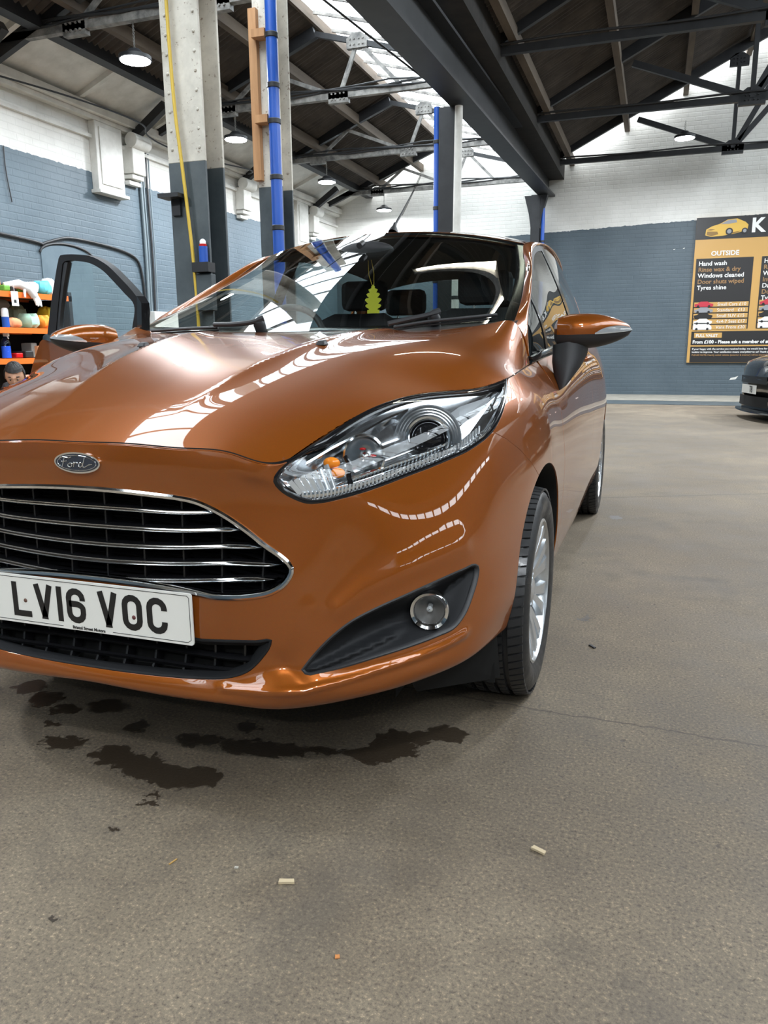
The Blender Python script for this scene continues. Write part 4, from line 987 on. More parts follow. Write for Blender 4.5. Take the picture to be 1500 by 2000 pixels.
def char(ch, x):
    mb = MB(); L_, R_ = x+t7, x+.05-t7; B, T = -h+t7, h-t7
    if ch == 'L': pstroke(mb, [(L_, h), (L_, B), (x+.05, B)])
    elif ch == 'V': pstroke(mb, [(x+t7*.95, h), (x+.025, -h+.006)], .0145); pstroke(mb, [(x+.05-t7*.95, h), (x+.025, -h+.006)], .0145); mb.add([(x+.016, PLY-.0006, PLZ-h), (x+.034, PLY-.0006, PLZ-h), (x+.030, PLY-.0006, PLZ-h+.02), (x+.020, PLY-.0006, PLZ-h+.02)], [(0, 1, 2, 3)])
    elif ch == '1': pstroke(mb, [(x+t7, h), (x+t7, -h)])
    elif ch == '6':
        r = .018
        pstroke(mb, [(R_, .012)]+[(R_, T-r*.9)]+arcp(x+.025, T-r*.9, .018, r*.9, 0, 180)+arcp(x+.025, B+r*.9, .018, r*.9, 180, 360)+arcp(x+.025, .004-r*.6, .018, r*.6, 0, 90)+[(L_, .004)])
    elif ch == 'O': r = .018; pstroke(mb, arcp(x+.025, T-r*.9, .018, r*.9, 0, 180)+arcp(x+.025, B+r*.9, .018, r*.9, 180, 360), closed=True)
    elif ch == 'C': r = .018; pstroke(mb, [(R_, .012)]+arcp(x+.025, T-r*.9, .018, r*.9, 0, 180)+arcp(x+.025, B+r*.9, .018, r*.9, 180, 360)+[(R_, -.012)])
    return mb
x = -.201
for ch in 'LV16 VOC':
    if ch == ' ': x += .033-.011; continue
    char(ch, x).build('plate_character', M['plate_black'], pl); x += (.014 if ch == '1' else .05)+.011
def text_mesh(body, size, loc, rot, mat, name='lettering', parent=None, align='LEFT', extr=.0004, sx=1.0, bold=0, font_shear=0):
    cu = bpy.data.curves.new(name, 'FONT'); cu.body = body; cu.size = size; cu.align_x = align; cu.extrude = extr; cu.offset = bold; cu.resolution_u = 3; cu.shear = font_shear
    o = bpy.data.objects.new(name, cu); C.objects.link(o); bpy.context.view_layer.update()
    me = bpy.data.meshes.new_from_object(o.evaluated_get(bpy.context.evaluated_depsgraph_get())); bpy.data.objects.remove(o); bpy.data.curves.remove(cu)
    me.transform(Matrix.LocRotScale(Vector(loc), rot.to_quaternion() if hasattr(rot, 'to_quaternion') else rot, Vector((sx, 1, 1))))
    return put(name, me, mat, parent)
from mathutils import Euler
UP = Euler((PI/2, 0, 0))
text_mesh('Bristol Street Motors', .0098, (.0, PLY-.0008, PLZ-.0522), UP, M['plate_black'], 'dealer_lettering', pl, 'CENTER', .0003, bold=.00015)
mb = MB()
for a, b in (((-.245, -.0495), (-.068, -.0495)), ((.062, -.0495), (.247, -.0495)), ((-.25, .0505), (.25, .0505)), ((.2545, -.044), (.2545, .046)), ((-.2545, -.044), (-.2545, .046)), ((.247,-.0495),(.2545,-.044)), ((.25,.0505),(.2545,.046)), ((-.247,-.0495),(-.2545,-.044)), ((-.25,.0505),(-.2545,.046))):
    mb.bar((a[0], PLY-.0002, PLZ+a[1]), (b[0], PLY-.0002, PLZ+b[1]), .0011, .0008, up=(0, 1, 0))
mb.build('plate_border', M['plate_black'], pl)
for sx in (-.166, .118): MB().sphere((sx, PLY, PLZ-.004+ (0.002 if sx<0 else -.006)), .0048, 12, 8, (1, .5, 1)).build('plate_screw', material('screw_%s' % ('a' if sx < 0 else 'b'), (.12, .06, .04) if sx < 0 else (.12, .03, .03), .5), pl)
MB().box(-.22, .22, PLY+.004, PLY+.03, PLZ-.045, PLZ+.045).build('plate_mount', M['black_plastic'], car)
# ================================================================ THE CAR: glass house
# windscreen: rows from the cowl to the header, columns from the middle out
ws = [[(0,1.055,1.012),(.25,.985,1.012),(.48,1.05,1.016),(.62,1.135,1.024),(.690,1.195,1.036)],
      [(0,1.345,1.170),(.24,1.295,1.165),(.46,1.345,1.152),(.60,1.405,1.135),(.668,1.450,1.120)],
      [(0,1.65,1.310),(.23,1.612,1.302),(.43,1.655,1.283),(.565,1.705,1.257),(.630,1.745,1.237)],
      [(0,1.95,1.430),(.22,1.940,1.421),(.40,1.965,1.405),(.52,2.00,1.386),(.575,2.03,1.370)]]
ws = [[(r_[4][0]*t, r_[0][1]+(r_[4][1]-r_[0][1])*t**2.2, r_[0][2]+(r_[4][2]-r_[0][2])*t**2.2) for t in (0, .3, .55, .75, .9, 1.0)] for r_ in ws]
wsS = Surf(np.array(ws), True, su=.135, sv=.35, sg=-1)
rail_p = np.array([(.742,1.19,.925),(.722,1.26,1.02),(.700,1.45,1.115),(.664,1.70,1.225),(.632,1.90,1.310),(.612,2.10,1.362),(.606,2.45,1.405),(.603,2.9,1.405),(.585,3.3,1.375),(.56,3.55,1.335)])
roofN = []
for f, yy in ((0, None), (.25, None), (.5, None), (.75, None), (1, None)):
    row = []
    yb = [1.95, 2.35, 2.85, 3.30, 3.62][int(f*4)]; zc = [1.428, 1.472, 1.475, 1.445, 1.39][int(f*4)]; ze = [1.370, 1.402, 1.405, 1.375, 1.33][int(f*4)]; xe = [.575, .588, .588, .572, .548][int(f*4)]; ye = [2.03, 2.42, 2.86, 3.29, 3.56][int(f*4)]
    for t in (0, .35, .68, .9, 1.0): row.append((xe*t, yb+(ye-yb)*t*t, zc+(ze-zc)*t**3.0))
    roofN.append(row)
roofN[0] = [tuple(wsS.P([q], [3])[0]) for q in (0, 1.15, 2.6, 4.0, 5)]
roofS = Surf(np.array(roofN), True, su=.15, sv=.42, sg=-1)
def rect_loop(u0, u1, v0, v1, n=40):
    return np.vstack([np.stack([np.linspace(u0, u1, n), np.full(n, v0)], 1)[:-1], np.stack([np.full(n, u1), np.linspace(v0, v1, n)], 1)[:-1], np.stack([np.linspace(u1, u0, n), np.full(n, v1)], 1)[:-1], np.stack([np.full(n, u0), np.linspace(v1, v0, n)], 1)[:-1]])
wl_ = resample_uv(wsS, rect_loop(-5, 5, 0, 3), .02)
panel_obj('windscreen', panel(wsS, wl_, grid=.035, flange=False), M['windscreen_glass'], car)
# black printed border of the glass
sweep_loop(wsS, wl_, [(-.002, -.001), (.004, -.004), (.034, -.0045)]).build('windscreen_border', M['black_gloss'], car)
panel_obj('roof', panel(roofS, resample_uv(roofS, rect_loop(-4, 4, 0, 4), .02), grid=.03, depth=.02), paint, car)
panel_obj('headlining', panel(roofS, resample_uv(roofS, rect_loop(-3.9, 3.9, .05, 3.9), .05), grid=.08, flange=False, off=lambda u, v: np.full(len(u), -.03)), M['dark_cabin'], car)
# pillar and roof rail: from the screen edge to the top of the door opening
ws_edge = [tuple(wsS.P([5], [v])[0]) for v in np.linspace(0, 3, 7)]; roof_edge = [tuple(roofS.P([4], [v])[0]) for v in np.linspace(0, 4, 6)[1:]]
inner_e = np.array(ws_edge+roof_edge)
def resamp(P, n):
    P = np.array(P); B = basis(len(P), np.linspace(0, len(P)-1, 400)) @ P; s_ = np.r_[0, np.cumsum(np.linalg.norm(np.diff(B, axis=0), axis=1))]; t = np.linspace(0, s_[-1], n)
    return np.stack([np.interp(t, s_, B[:, k]) for k in range(3)], 1)
IE = resamp(inner_e, 16); OE = resamp(rail_p, 16)
railN = []
for a, b in zip(IE, OE):
    m1 = a*.72+b*.28; m2 = a*.35+b*.65; out = np.array([.7, -.25, .65])*.010
    railN.append([a, m1+out, m2+out*1.1, b])
railN = np.array(railN).transpose(1, 0, 2)
railS = Surf(railN, False, su=.2, sv=.03)
rl = resample_uv(railS, rect_loop(0, 15, 0, 3), .015)
rp = panel(railS, rl, grid=.010, depth=.012, gap=.0015)
panel_obj('pillar_and_rail', rp, paint, car); panel_obj('pillar_and_rail', mirror_panel(rp), paint, car)
# side glass: from the belt up to the rail; divided by the pillars
belt = np.array([wrap.P([q], [0])[0]+[.0, 0, .004] for q in np.linspace(10.2, 15.6, 14)])
BE = resamp(belt, 12); TE = resamp(rail_p[1:], 12)
BE[0] = TE[0]*.3+BE[0]*.7
sideS = Surf(np.array([BE-[.012, 0, 0], BE*.5+TE*.5+[.002, 0, 0], TE-[.008, 0, 0]]), False, su=.21, sv=.2, sg=-1)
def side_part(name, u0, u1, v0, v1, mat, off=0.0, mr=True, lab=None):
    lp = resample_uv(sideS, rect_loop(u0, u1, v0, v1, 14), .02)
    p = panel(sideS, lp, grid=.03, flange=abs(off) > .001, depth=.012, off=(lambda u, v: np.full(len(u), off)) if off else None)
    panel_obj(name, p, mat, car)
    if mr: panel_obj(name, mirror_panel(p), mat, car)
side_part('quarter_glass', .25, 1.2, .0, 1.93, M['side_glass'], mr=False)
side_part('window_glass', 1.35, 5.2, .0, 1.93, M['side_glass'], mr=False)
side_part('rear_side_glass', 5.55, 10.2, .0, 1.93, M['side_glass'])
side_part('window_divider', 1.18, 1.38, .0, 1.95, M['black_gloss'], .003, mr=False)
side_part('center_pillar', 5.15, 5.6, .0, 2.0, M['black_gloss'], .003)
side_part('rear_pillar', 10.1, 11, .0, 2.0, paint, .004)
side_part('window_frame', .1, 5.3, 1.88, 2.0, M['charcoal_plastic'], .003, mr=False)
# bright strip along the belt
mb = MB(); L = [wrap.P([q], [0])[0] for q in np.linspace(10.05, 15.4, 50)]
mb.grid([[p+np.array([-.016, 0, .004]), p+np.array([-.004, 0, .024]), p+np.array([.004, 0, .022]), p+np.array([.0065, 0, .010]), p+np.array([.003, 0, .0])] for p in L]); mb.build('belt_strip', M['chrome'], car)
mb = MB(); mb.grid([[(-p[0]-a, p[1], p[2]+b) for a, b in ((-.016, .004), (-.004, .024), (.004, .022), (.0065, .010), (.003, 0))] for p in L[24:]]); mb.build('belt_strip', M['chrome'], car)
# tail glass
tg = [[(0,3.66,1.37),(.3,3.63,1.365),(.52,3.57,1.335)],[(0,3.74,1.2),(.33,3.72,1.2),(.58,3.66,1.19)],[(0,3.79,1.06),(.35,3.77,1.06),(.63,3.66,1.07)]]
tgS = Surf(np.array(tg), True, su=.3, sv=.16, sg=-1); panel_obj('rear_window', panel(tgS, resample_uv(tgS, rect_loop(-2, 2, 0, 2, 12), .03), grid=.06, flange=False), M['side_glass'], car)

# --- cowl, wipers, washer jets, aerial
def base_pt(x, up=0, fwd=0):
    u = np.interp(abs(x), [.69*t for t in (0, .3, .55, .75, .9, 1.0)], [0, 1, 2, 3, 4, 5]); p = wsS.P([u], [0])[0]; return np.array([x, p[1]-fwd, p[2]+up])
mb = MB(); XS = np.linspace(-.70, .70, 50)
mb.grid([[base_pt(x, .004, -.02), base_pt(x, -.004, .01), base_pt(x, -.012, .03), base_pt(x, -.03, .06)] for x in XS]); mb.build('cowl_panel', M['black_plastic'], car)
def on_ws(x, z_frac, lift): 
    v = z_frac*3; u = np.interp(abs(x), [wsS.P([q], [v])[0][0] for q in np.linspace(0, 5, 9)], np.linspace(0, 5, 9)); p = wsS.P([u], [v])[0]; n = wsS.N([u], [v])[0]
    if n[1] > 0: n = -n
    return np.array([x, p[1], p[2]])+n*np.array([np.sign(x) or 1, 1, 1])*lift
def pix_ws(px, py, lift=.012):
    q = wsS.uv([(px, py)])[0]; n = wsS.N([q[0]], [q[1]])[0]; return wsS.P([q[0]], [q[1]])[0]+n*lift
for name, arm, blade in (('a', [(520, 640), (500, 647), (470, 651), (425, 652)], [(430, 650), (360, 653), (300, 657)]), ('b', [(858, 628), (840, 634), (800, 643), (760, 652)], [(970, 627), (900, 634), (830, 641), (770, 651)])):
    b1 = MB().tube([pix_ws(*q, lift=.020) for q in dens(blade, 8, False)], .0055, 8); ob = b1.build('wiper', M['black_plastic'], car)
    MB().tube([pix_ws(*q, lift=.034) for q in dens(arm, 8, False)], [.011, .012]+[.008]*(len(dens(arm, 8, False))-2), 8).build('wiper_arm', M['black_plastic'], ob)
    MB().tube([pix_ws(*q, lift=.009) for q in dens(blade, 8, False)], .003, 6).build('wiper_rubber', M['tyre_rubber'], ob)
    c = pix_ws(arm[0][0]-10, arm[0][1]+4, .02); MB().lathe([(.018, -.03), (.02, 0), (.015, .012), (.001, .014)], c, (0, -.5, .86), 20).build('wiper_pivot', M['black_plastic'], ob)
for sx in (-1, 1):
    u_ = hoods.uv([(628, 673)])[0]; p = hoods.P([abs(u_[0])], [u_[1]])[0]; p = p*[sx, 1, 1]
    MB().add([tuple(p+np.array(d)) for d in ((-.014,-.014,-.002),(.014,-.014,-.002),(.016,.016,-.002),(-.016,.016,-.002),(-.009,-.006,.010),(.009,-.006,.010),(.010,.012,.012),(-.010,.012,.012))], [(0,3,2,1),(4,5,6,7),(0,1,5,4),(1,2,6,5),(2,3,7,6),(3,0,4,7)]).build('washer_jet', M['black_plastic'], car, bevel=.003)
ab = roofS.P([0], [.35])[0]; tip = at(808, 372, Y=ab[1]+.20)
MB().lathe([(.022, -.004), (.018, .012), (.009, .03), (.007, .045)], ab, (.02, .45, .9), 20, scale=(1, 1.4)).build('aerial_base', M['black_plastic'], car)
dirv = (tip-ab)/np.linalg.norm(tip-ab)
mb = MB().tube([ab+np.array([0, .015, .03]), ab+dirv*.12+np.array([0, .0, .01]), tip], [.0055, .004, .0022], 8)
for i in range(40): q = ab+dirv*(.12+i*.007); mb.lathe([(.003, -.0012), (.0042, 0), (.003, .0012)], q, dirv, 8)
mb.build('aerial', M['black_plastic'], car)

# --- headlights
HLm = HL*np.array([wrap.su, wrap.sv])
def hl_depth(u, v):
    q = np.stack([u*wrap.su, v*wrap.sv], 1); d = seg_dist(HLm, q); return -.006-.055*sst(d/.05)
def hl_pt(px, py, depth): q = wrap.uv([(px, py)], (3.5, 8.3, -.1, 3.5))[0]; return wrap.P([q[0]], [q[1]])[0]-wrap.N([q[0]], [q[1]])[0]*depth
for mr in (False, True):
    f = (lambda d: mirror_panel(d)) if mr else (lambda d: d); sg = np.array([-1 if mr else 1, 1, 1.])
    hl = panel_obj('headlight', f(panel(wrap, HL, grid=.010, flange=False, off=hl_depth)), M['dull_chrome'], car)
    panel_obj('lens', f(panel(wrap, HL, grid=.012, flange=False, off=lambda u, v: .0035*sst(seg_dist(HLm, np.stack([u*wrap.su, v*wrap.sv], 1))/.02)-.001)), M['lens_glass'], hl)
    def seal_prof(): return [(-.0015, -.006), (-.001, .0), (.002, .001), (.0065, .0), (.009, -.004), (.010, -.016)]
    sweep_loop(wrap, HL, seal_prof(), mirror=mr).build('black_rim', M['black_gloss'], hl)
    k = [i for i, p in enumerate(HL) if p[1] < .01]
    topl = HL[sorted(k)][:: 1]; topl = topl[np.argsort(topl[:, 0])]
    sweep_loop(wrap, topl[4:-10], [(.007, -.003), (.010, -.004), (.013, -.006), (.015, -.014)], closed=False, mirror=mr).build('upper_brow', M['black_gloss'], hl)
    # projector: trim ring, barrel and lens ball
    c = hl_pt(852, 824, .050); ax = np.array([.22, -.965, .12]); ax /= np.linalg.norm(ax); c = c*sg; ax = ax*sg
    MB().lathe([(.074, .020), (.071, .020), (.069, .012), (.065, .013), (.063, .006), (.059, .007), (.057, .0), (.053, .001), (.050, -.006)], c, ax, 48).build('projector_bowl', M['dull_chrome'], hl)
    MB().lathe([(.049, -.01), (.051, .014), (.0485, .022), (.044, .021), (.042, .008), (.041, -.012)], c, ax, 40).build('projector_ring', M['lamp_chrome'], hl)
    MB().lathe([(.041, .010), (.038, .012), (.036, .006)], c, ax, 40).build('projector_bezel', M['black_gloss'], hl)
    MB().lathe([(.036, .0), (.035, .014), (.029, .026), (.018, .033), (.001, .036)], c, ax, 36).build('projector_lens', M['black_gloss'], hl)
    # main beam reflector bowl
    c2 = hl_pt(722, 868, .040)*sg
    MB().lathe([(.040, .020), (.036, .004), (.026, -.012), (.010, -.020), (.001, -.021)], c2, ax, 28, scale=(1, 1.1)).build('beam_reflector', M['lamp_chrome'], hl)
    MB().lathe([(.010, -.02), (.010, .008), (.006, .012), (.001, .013)], c2, ax, 16).build('bulb_shield', M['dull_chrome'], hl)
    MB().lathe([(.042, .018), (.044, .024), (.040, .026), (.038, .020)], c2, ax, 28, scale=(1, 1.1)).build('reflector_rim', M['lamp_chrome'], hl)
    for q in ((712, 862), (735, 879)): MB().sphere(hl_pt(*q, .022)*sg, .006, 10, 8, (1.2, 1, .5)).build('red_marker', M['red_plastic'], hl)
    # indicator at the front tip: ribbed lens and amber bulbs
    for i in range(7):
        px = 566+i*12; a = hl_pt(px, 955-(px-566)*.62-14+i*1.0, .012); b = hl_pt(px+20, 968-(px-566)*.10, .014)
        MB().bar(a*sg, b*sg, .0045, .010).build('ribbed_facet', M['clear_ridge'], hl)
    for q, s_ in (((650, 893), .014), ((664, 917), .012)):
        MB().sphere(hl_pt(*q, .020)*sg, s_, 14, 10, (1.3, .8, .85)).build('amber_bulb', M['amber_plastic'], hl)
    mb = MB(); A = [hl_pt(*q, .012)*sg for q in dens([(676, 885), (686, 905), (684, 925), (690, 945)], 8, False)]
    mb.tube(A, .005, 8); mb.build('partition', M['black_gloss'], hl)
    # day-running strip along the lower edge, with a bright bezel plate above it
    low = dens([(590, 972), (640, 966), (700, 950), (770, 926), (840, 900), (900, 872), (940, 838)], 8, False)
    mb = MB(); G = []
    for q in low: p = hl_pt(*q, .012)*sg; G.append([p+np.array([0, .004, .011]), p+np.array([0, -.004, .008]), p+np.array([0, -.006, 0]), p+np.array([0, -.003, -.008])])
    mb.grid(G); mb.build('daylight_strip', M['lamp_chrome'], hl)
    mb = MB()
    for q in low[::1]: p = hl_pt(*q, .009)*sg; mb.bar(p+np.array([0, 0, -.008]), p+np.array([.002*sg[0], 0, .010]), .0035, .004)
    o = mb.build('strip_fluting', M['clear_ridge'], hl); o['kind'] = 'stuff'
    up = dens([(652, 958), (700, 936), (770, 911), (840, 886), (890, 862)], 8, False)
    mb = MB(); G = []
    for q in up: p = hl_pt(*q, .016)*sg; G.append([p+np.array([0, .012, .010]), p+np.array([0, .004, .008]), p+np.array([0, -.002, .006]), p+np.array([0, .0, -.004])])
    mb.grid(G); mb.build('bright_bezel', M['lamp_chrome'], hl)
    # upper chrome shelf and rear wedge
    upr = dens([(600, 900), (650, 868), (710, 836), (760, 808), (800, 792)], 8, False)
    mb = MB(); G = []
    for q in upr: p = hl_pt(*q, .012)*sg; G.append([p+np.array([0, .0, .004]), p+np.array([0, -.004, -.001]), p+np.array([0, .02, -.012]), p+np.array([0, .04, -.018])])
    mb.grid(G); mb.build('upper_shelf', M['lamp_chrome'], hl)
    wd = [hl_pt(*q, d)*sg for q, d in (((905, 830), .03), ((972, 768), .012), ((978, 790), .012), ((955, 835), .012), ((915, 862), .02))]
    MB().add(wd, [(0, 1, 2, 3, 4)]).build('rear_wedge', M['lamp_chrome'], hl)
    wd = [hl_pt(*q, d)*sg for q, d in (((880, 795), .02), ((900, 785), .012), ((960, 768), .010), ((955, 790), .010), ((905, 812), .018))]
    MB().add(wd, [(0, 1, 2, 3, 4)]).build('chrome_fin', M['clear_ridge'], hl)

# --- wheels
def tyre_mesh(R=.292, W=.195, rim=.198):
    mb = MB(); hw = W/2
    prof = [(rim, -hw+.012), (rim+.012, -hw+.004), (rim+.04, -hw-.004), (R-.035, -hw-.003), (R-.016, -hw+.008), (R-.006, -hw+.022)]
    xs = [-hw+.022]
    gro = [-.048, -.016, .016, .048]
    for g in gro: prof += [(R-.0005 if abs(g) < .03 else R-.003, g-.006), (R-.009, g-.0045), (R-.009, g+.0045), (R-.0005 if abs(g) < .03 else R-.003, g+.006)]
    prof += [(R-.006, hw-.022), (R-.016, hw-.008), (R-.035, hw+.003), (rim+.04, hw+.004), (rim+.012, hw-.004), (rim, hw-.012)]
    mb.lathe(prof, (0, 0, 0), (1, 0, 0), 96); me = mb.mesh('tyre')
    return me
def tread_mesh(R=.292):
    """cross sipes cut as thin dark gaps between raised shoulder blocks"""
    mb = MB()
    for k in range(72):
        a = 2*PI*k/72
        for x0, x1, r0, r1 in ((-.092, -.056, R-.0065, R-.0005), (.056, .092, R-.0005, R-.0065), (-.042, -.022, R, R), (.022, .042, R, R), (-.010, .010, R, R)):
            tw = .010 if abs(x0) > .05 else .006; vs = []
            for rr_, dd_ in ((-.004, 0), (.0022, 0)):
                for x, r, s_ in ((x0, r0, 0), (x1, r1, 1)):
                    for da in (-.034, .034):
                        t = a+da+(s_*tw*3 if x0 < 0 else -s_*tw*3); vs.append((x, (r+rr_)*math.cos(t), (r+rr_)*math.sin(t)))
            mb.add(vs, [(0, 1, 3, 2), (4, 6, 7, 5), (0, 4, 5, 1), (2, 3, 7, 6), (0, 2, 6, 4), (1, 5, 7, 3)])
    return mb.mesh('tread')
def spoke_mesh(R=.196):
    # one pair of tapering spokes from the hub to the rim
    mb = MB()
    for s_ in (-1, 1):
        st = []
        for f, w_, x, a in ((.05, .024, .056, 0), (.066, .026, .064, .08), (.11, .029, .074, .13), (.155, .036, .083, .16), (R-.006, .046, .087, .18)):
            c = np.array([0, math.sin(a*s_)*f, math.cos(a*s_)*f]); t = np.array([0, math.cos(a*s_), -math.sin(a*s_)])
            st.append([c+t*(-w_/2)+[x-.016, 0, 0], c+t*(-w_/2*.8)+[x, 0, 0], c+t*(w_/2*.8)+[x, 0, 0], c+t*(w_/2)+[x-.016, 0, 0], c+t*w_*.3+[x-.03, 0, 0], c-t*w_*.3+[x-.03, 0, 0], c+t*(-w_/2)+[x-.016, 0, 0]])
        mb.grid(st, smooth=False)
    return mb.mesh('spoke')
ty_me, tr_me, sp_me = tyre_mesh(), tread_mesh(), spoke_mesh()
rim_me = MB().lathe([(.198, .078), (.203, .086), (.203, .092), (.196, .094), (.191, .088), (.186, .070), (.180, .03), (.176, -.06), (.198, -.085)], (0, 0, 0), (1, 0, 0), 72).mesh('rim')
hub_me = MB().lathe([(.060, .040), (.064, .058), (.056, .066), (.036, .066), (.033, .074), (.026, .077), (.001, .078)], (0, 0, 0), (1, 0, 0), 40).mesh('hub')
disc_me = MB().lathe([(.05, .0), (.128, .0), (.128, -.02), (.05, -.02)], (0, 0, 0), (1, 0, 0), 48).mesh('disc')
m_ = MB(); 
for k in range(4): a = 2*PI*k/4+.4; m_.cyl((.055, .054*math.sin(a), .054*math.cos(a)), (.072, .054*math.sin(a), .054*math.cos(a)), .0095, 6)
nut_me = MB().cyl((.056, 0, 0), (.075, 0, 0), .0095, 6).mesh('wheel_nut')
def wheel(x, y, sgn, rot0):
    w_ = empty('wheel', (x, y, .288), 0, parent=None); w_.parent = car; w_.matrix_parent_inverse = Matrix.Translation(-car.location); w_.rotation_euler = (rot0, 0, 0 if sgn > 0 else PI)
    first = 'tyre_used' in globals()
    for nm, me, mt in (('tyre', ty_me, 'tyre_rubber'), ('tread_block', tr_me, 'tyre_rubber'), ('rim', rim_me, 'rim_silver'), ('hub', hub_me, 'rim_silver'), ('brake_disc', disc_me, 'brake_steel')):
        o = put(nm, me, None if first else M[mt], w_, world=False)
        if nm == 'tread_block': o['kind'] = 'stuff'
    for k in range(8):
        o = put('spoke', sp_me, None if (first or k) else M['rim_silver'], w_, world=False); o.rotation_euler = (2*PI*k/8, 0, 0)
    for k in range(4):
        a = 2*PI*k/4+.4; o = put('wheel_nut', nut_me, None if (first or k) else M['dull_chrome'], w_, world=False); o.location = (0, .040*math.sin(a), .040*math.cos(a))
    globals()['tyre_used'] = True
for x, y, s_ in ((.752, AY, 1), (-.752, AY, -1), (.752, RY, 1), (-.752, RY, -1)): wheel(x, y, s_, .35 if y < 1 else 1.1)
# underbody, so that no light passes below the cabin
MB().box(-.62, .62, .35, 3.75, .19, .24).build('underbody', M['dark_void'], car)
MB().add([(-.44, .14, .245), (.44, .14, .245), (.62, .45, .21), (-.62, .45, .21)], [(0, 1, 2, 3)]).build('undertray', M['dark_void'], car)
for sg in (1, -1): MB().add([(sg*.60, .30, .27), (sg*.80, .44, .29), (sg*.80, .50, .16), (sg*.62, .38, .15)], [(0, 1, 2, 3)]).build('air_deflector', M['dark_void'], car)
for sg in (1, -1): MB().add([(sg*.55, .50, .2), (sg*.55, .50, .72), (sg*.55, 1.18, .72), (sg*.55, 1.18, .2)], [(0, 1, 2, 3)])
MB().box(-.54, .54, .16, 1.15, .26, .66).build('engine_block', M['dark_void'], car)

# --- door mirror on the near side

def door_mirror(tr, parent):
    """housing spans local x 0..0.245 outwards, tr maps local points to the car"""
    top = MB(); bot = MB(); n = 22; xs_ = np.linspace(0, 1, n)
    def sec(t):
        x = -.01+.245*t; zc = .004+.010*t; h = .058*(1-max(0, (t-.35)/.65)**2.2*.80)*(.80+.20*min(1, t/.2)) ; d = .070*(1-max(0, (t-.3)/.7)**2.4*.72)*(.72+.28*min(1, t/.25)); e = math.sqrt(max(0, 1-max(0, (t-.93)/.07)**2))*math.sqrt(min(1, .35+t/.05*.65)); return x, zc, h*e, d*e
    def ring(t, a0, a1, k=12):
        x, zc, h, d = sec(t); out = []
        for a in np.linspace(a0, a1, k): c, s_ = math.cos(a), math.sin(a); out.append(tr((x, -d*np.sign(c)*abs(c)**.75, zc+h*np.sign(s_)*abs(s_)**.8*(1.0 if s_ > 0 else .95))))
        return out
    top.grid([ring(t, -.12, PI*.62) for t in xs_]); m1 = top.build('mirror_cap', paint, parent)
    bot.grid([ring(t, -PI*.62, -.12) for t in xs_]); bot.grid([ring(t, PI*.62, PI*1.38, 6) for t in xs_])
    m2 = bot.build('mirror_base', M['black_plastic'], parent)
    ind = MB(); ind.grid([[tuple(np.array(p)+np.array(tr((.001, -.003, .0)))-np.array(tr((0, 0, 0)))) for p in ring(t, -.14, -.10+1.5*(t-.52), 8)] for t in np.linspace(.54, .998, 16)]); ind.build('mirror_indicator', M['clear_ridge'], parent)
    gl = MB(); gl.add([tr((.02, .048, -.036)), tr((.14, .046, -.030)), tr((.17, .040, .0)), tr((.14, .046, .035)), tr((.02, .050, .040))], [(0, 1, 2, 3, 4)]); gl.build('mirror_glass', M['chrome'], parent)
    st = MB(); G = []
    for f, (x, z, w_, d) in enumerate(((.045, -.025, .060, .050), (.042, -.080, .056, .044), (.038, -.120, .042, .034), (.030, -.175, .014, .016))):
        G.append([tr((x+w_*math.cos(a), -.01+.55*min(0, z+.05)-d*math.sin(a), z+.012*math.cos(a))) for a in np.linspace(0, 2*PI, 17)])
    st.grid(G); st.build('mirror_stalk', M['black_plastic'], parent)
door_mirror(lambda p: (.800+p[0], 1.42+p[1]+.10*p[0], 1.000+p[2]-.02*p[0]), car)

# --- the offside door, standing wide open
HX, HY, DA = -.80, 1.25, math.radians(58)
dv = np.array([-math.sin(DA), math.cos(DA), 0]); dn = np.array([math.cos(DA), math.sin(DA), 0])   # along the open door; its inner face looks along dn
dn = -dn if dn[1] > 0 and False else dn
def on_door(px, py, off=0):
    nrm = np.array([math.cos(DA), math.sin(DA), 0]); o = np.array([HX, HY, 0])+nrm*off; d = ray_dir(px, py); t = ((o-_o) @ nrm)/(d @ nrm); return _o+t*d
def door_lay(pts, th, name, mat, par, off=0, hole=None, bevel=0):
    a = np.array([on_door(*p, off) for p in pts]); n_ = np.array([math.cos(DA), math.sin(DA), 0])*th
    if hole is None:
        from mathutils.geometry import tessellate_polygon
        v = [tuple(p) for p in a]+[tuple(p+n_) for p in a]; k = len(a); tr_ = tessellate_polygon([[Vector(p) for p in a.tolist()]])
        return MB().add(v, [tuple(t) for t in tr_]+[tuple(i+k for i in t[::-1]) for t in tr_]+[(i, (i+1) % k, (i+1) % k+k, i+k) for i in range(k)]).build(name, mat, par, bevel=bevel)
    b = np.array([on_door(*p, off) for p in hole]); v = [tuple(p) for p in a]+[tuple(p) for p in b]+[tuple(p+n_) for p in a]+[tuple(p+n_) for p in b]; k = len(a); f = []
    for i in range(k-1): f += [(i, i+1, k+i+1, k+i), (2*k+i, 3*k+i, 3*k+i+1, 2*k+i+1), (i, 2*k+i, 2*k+i+1, i+1), (k+i, k+i+1, 3*k+i+1, 3*k+i)]
    f += [(0, k, 3*k, 2*k), (k-1, 2*k-1+0, 4*k-1, 3*k-1)]
    return MB().add(v, f).build(name, mat, par, bevel=bevel)
od = door_lay([(92,654),(120,660),(180,668),(262,662),(262,980),(20,1080),(52,760),(64,712),(78,668)], .035, 'open_door', paint, car)
outer = dens([(92,656),(100,590),(108,540),(113,512),(117,499),(128,497),(150,497),(175,500),(205,515),(235,543),(262,573),(274,590),(275,645)], 6, False)
innr = dens([(108,660),(112,610),(117,560),(121,524),(123,512),(130,509),(150,510),(172,513),(196,525),(222,550),(244,574),(259,590),(258,645)], 6, False)
k_ = 60
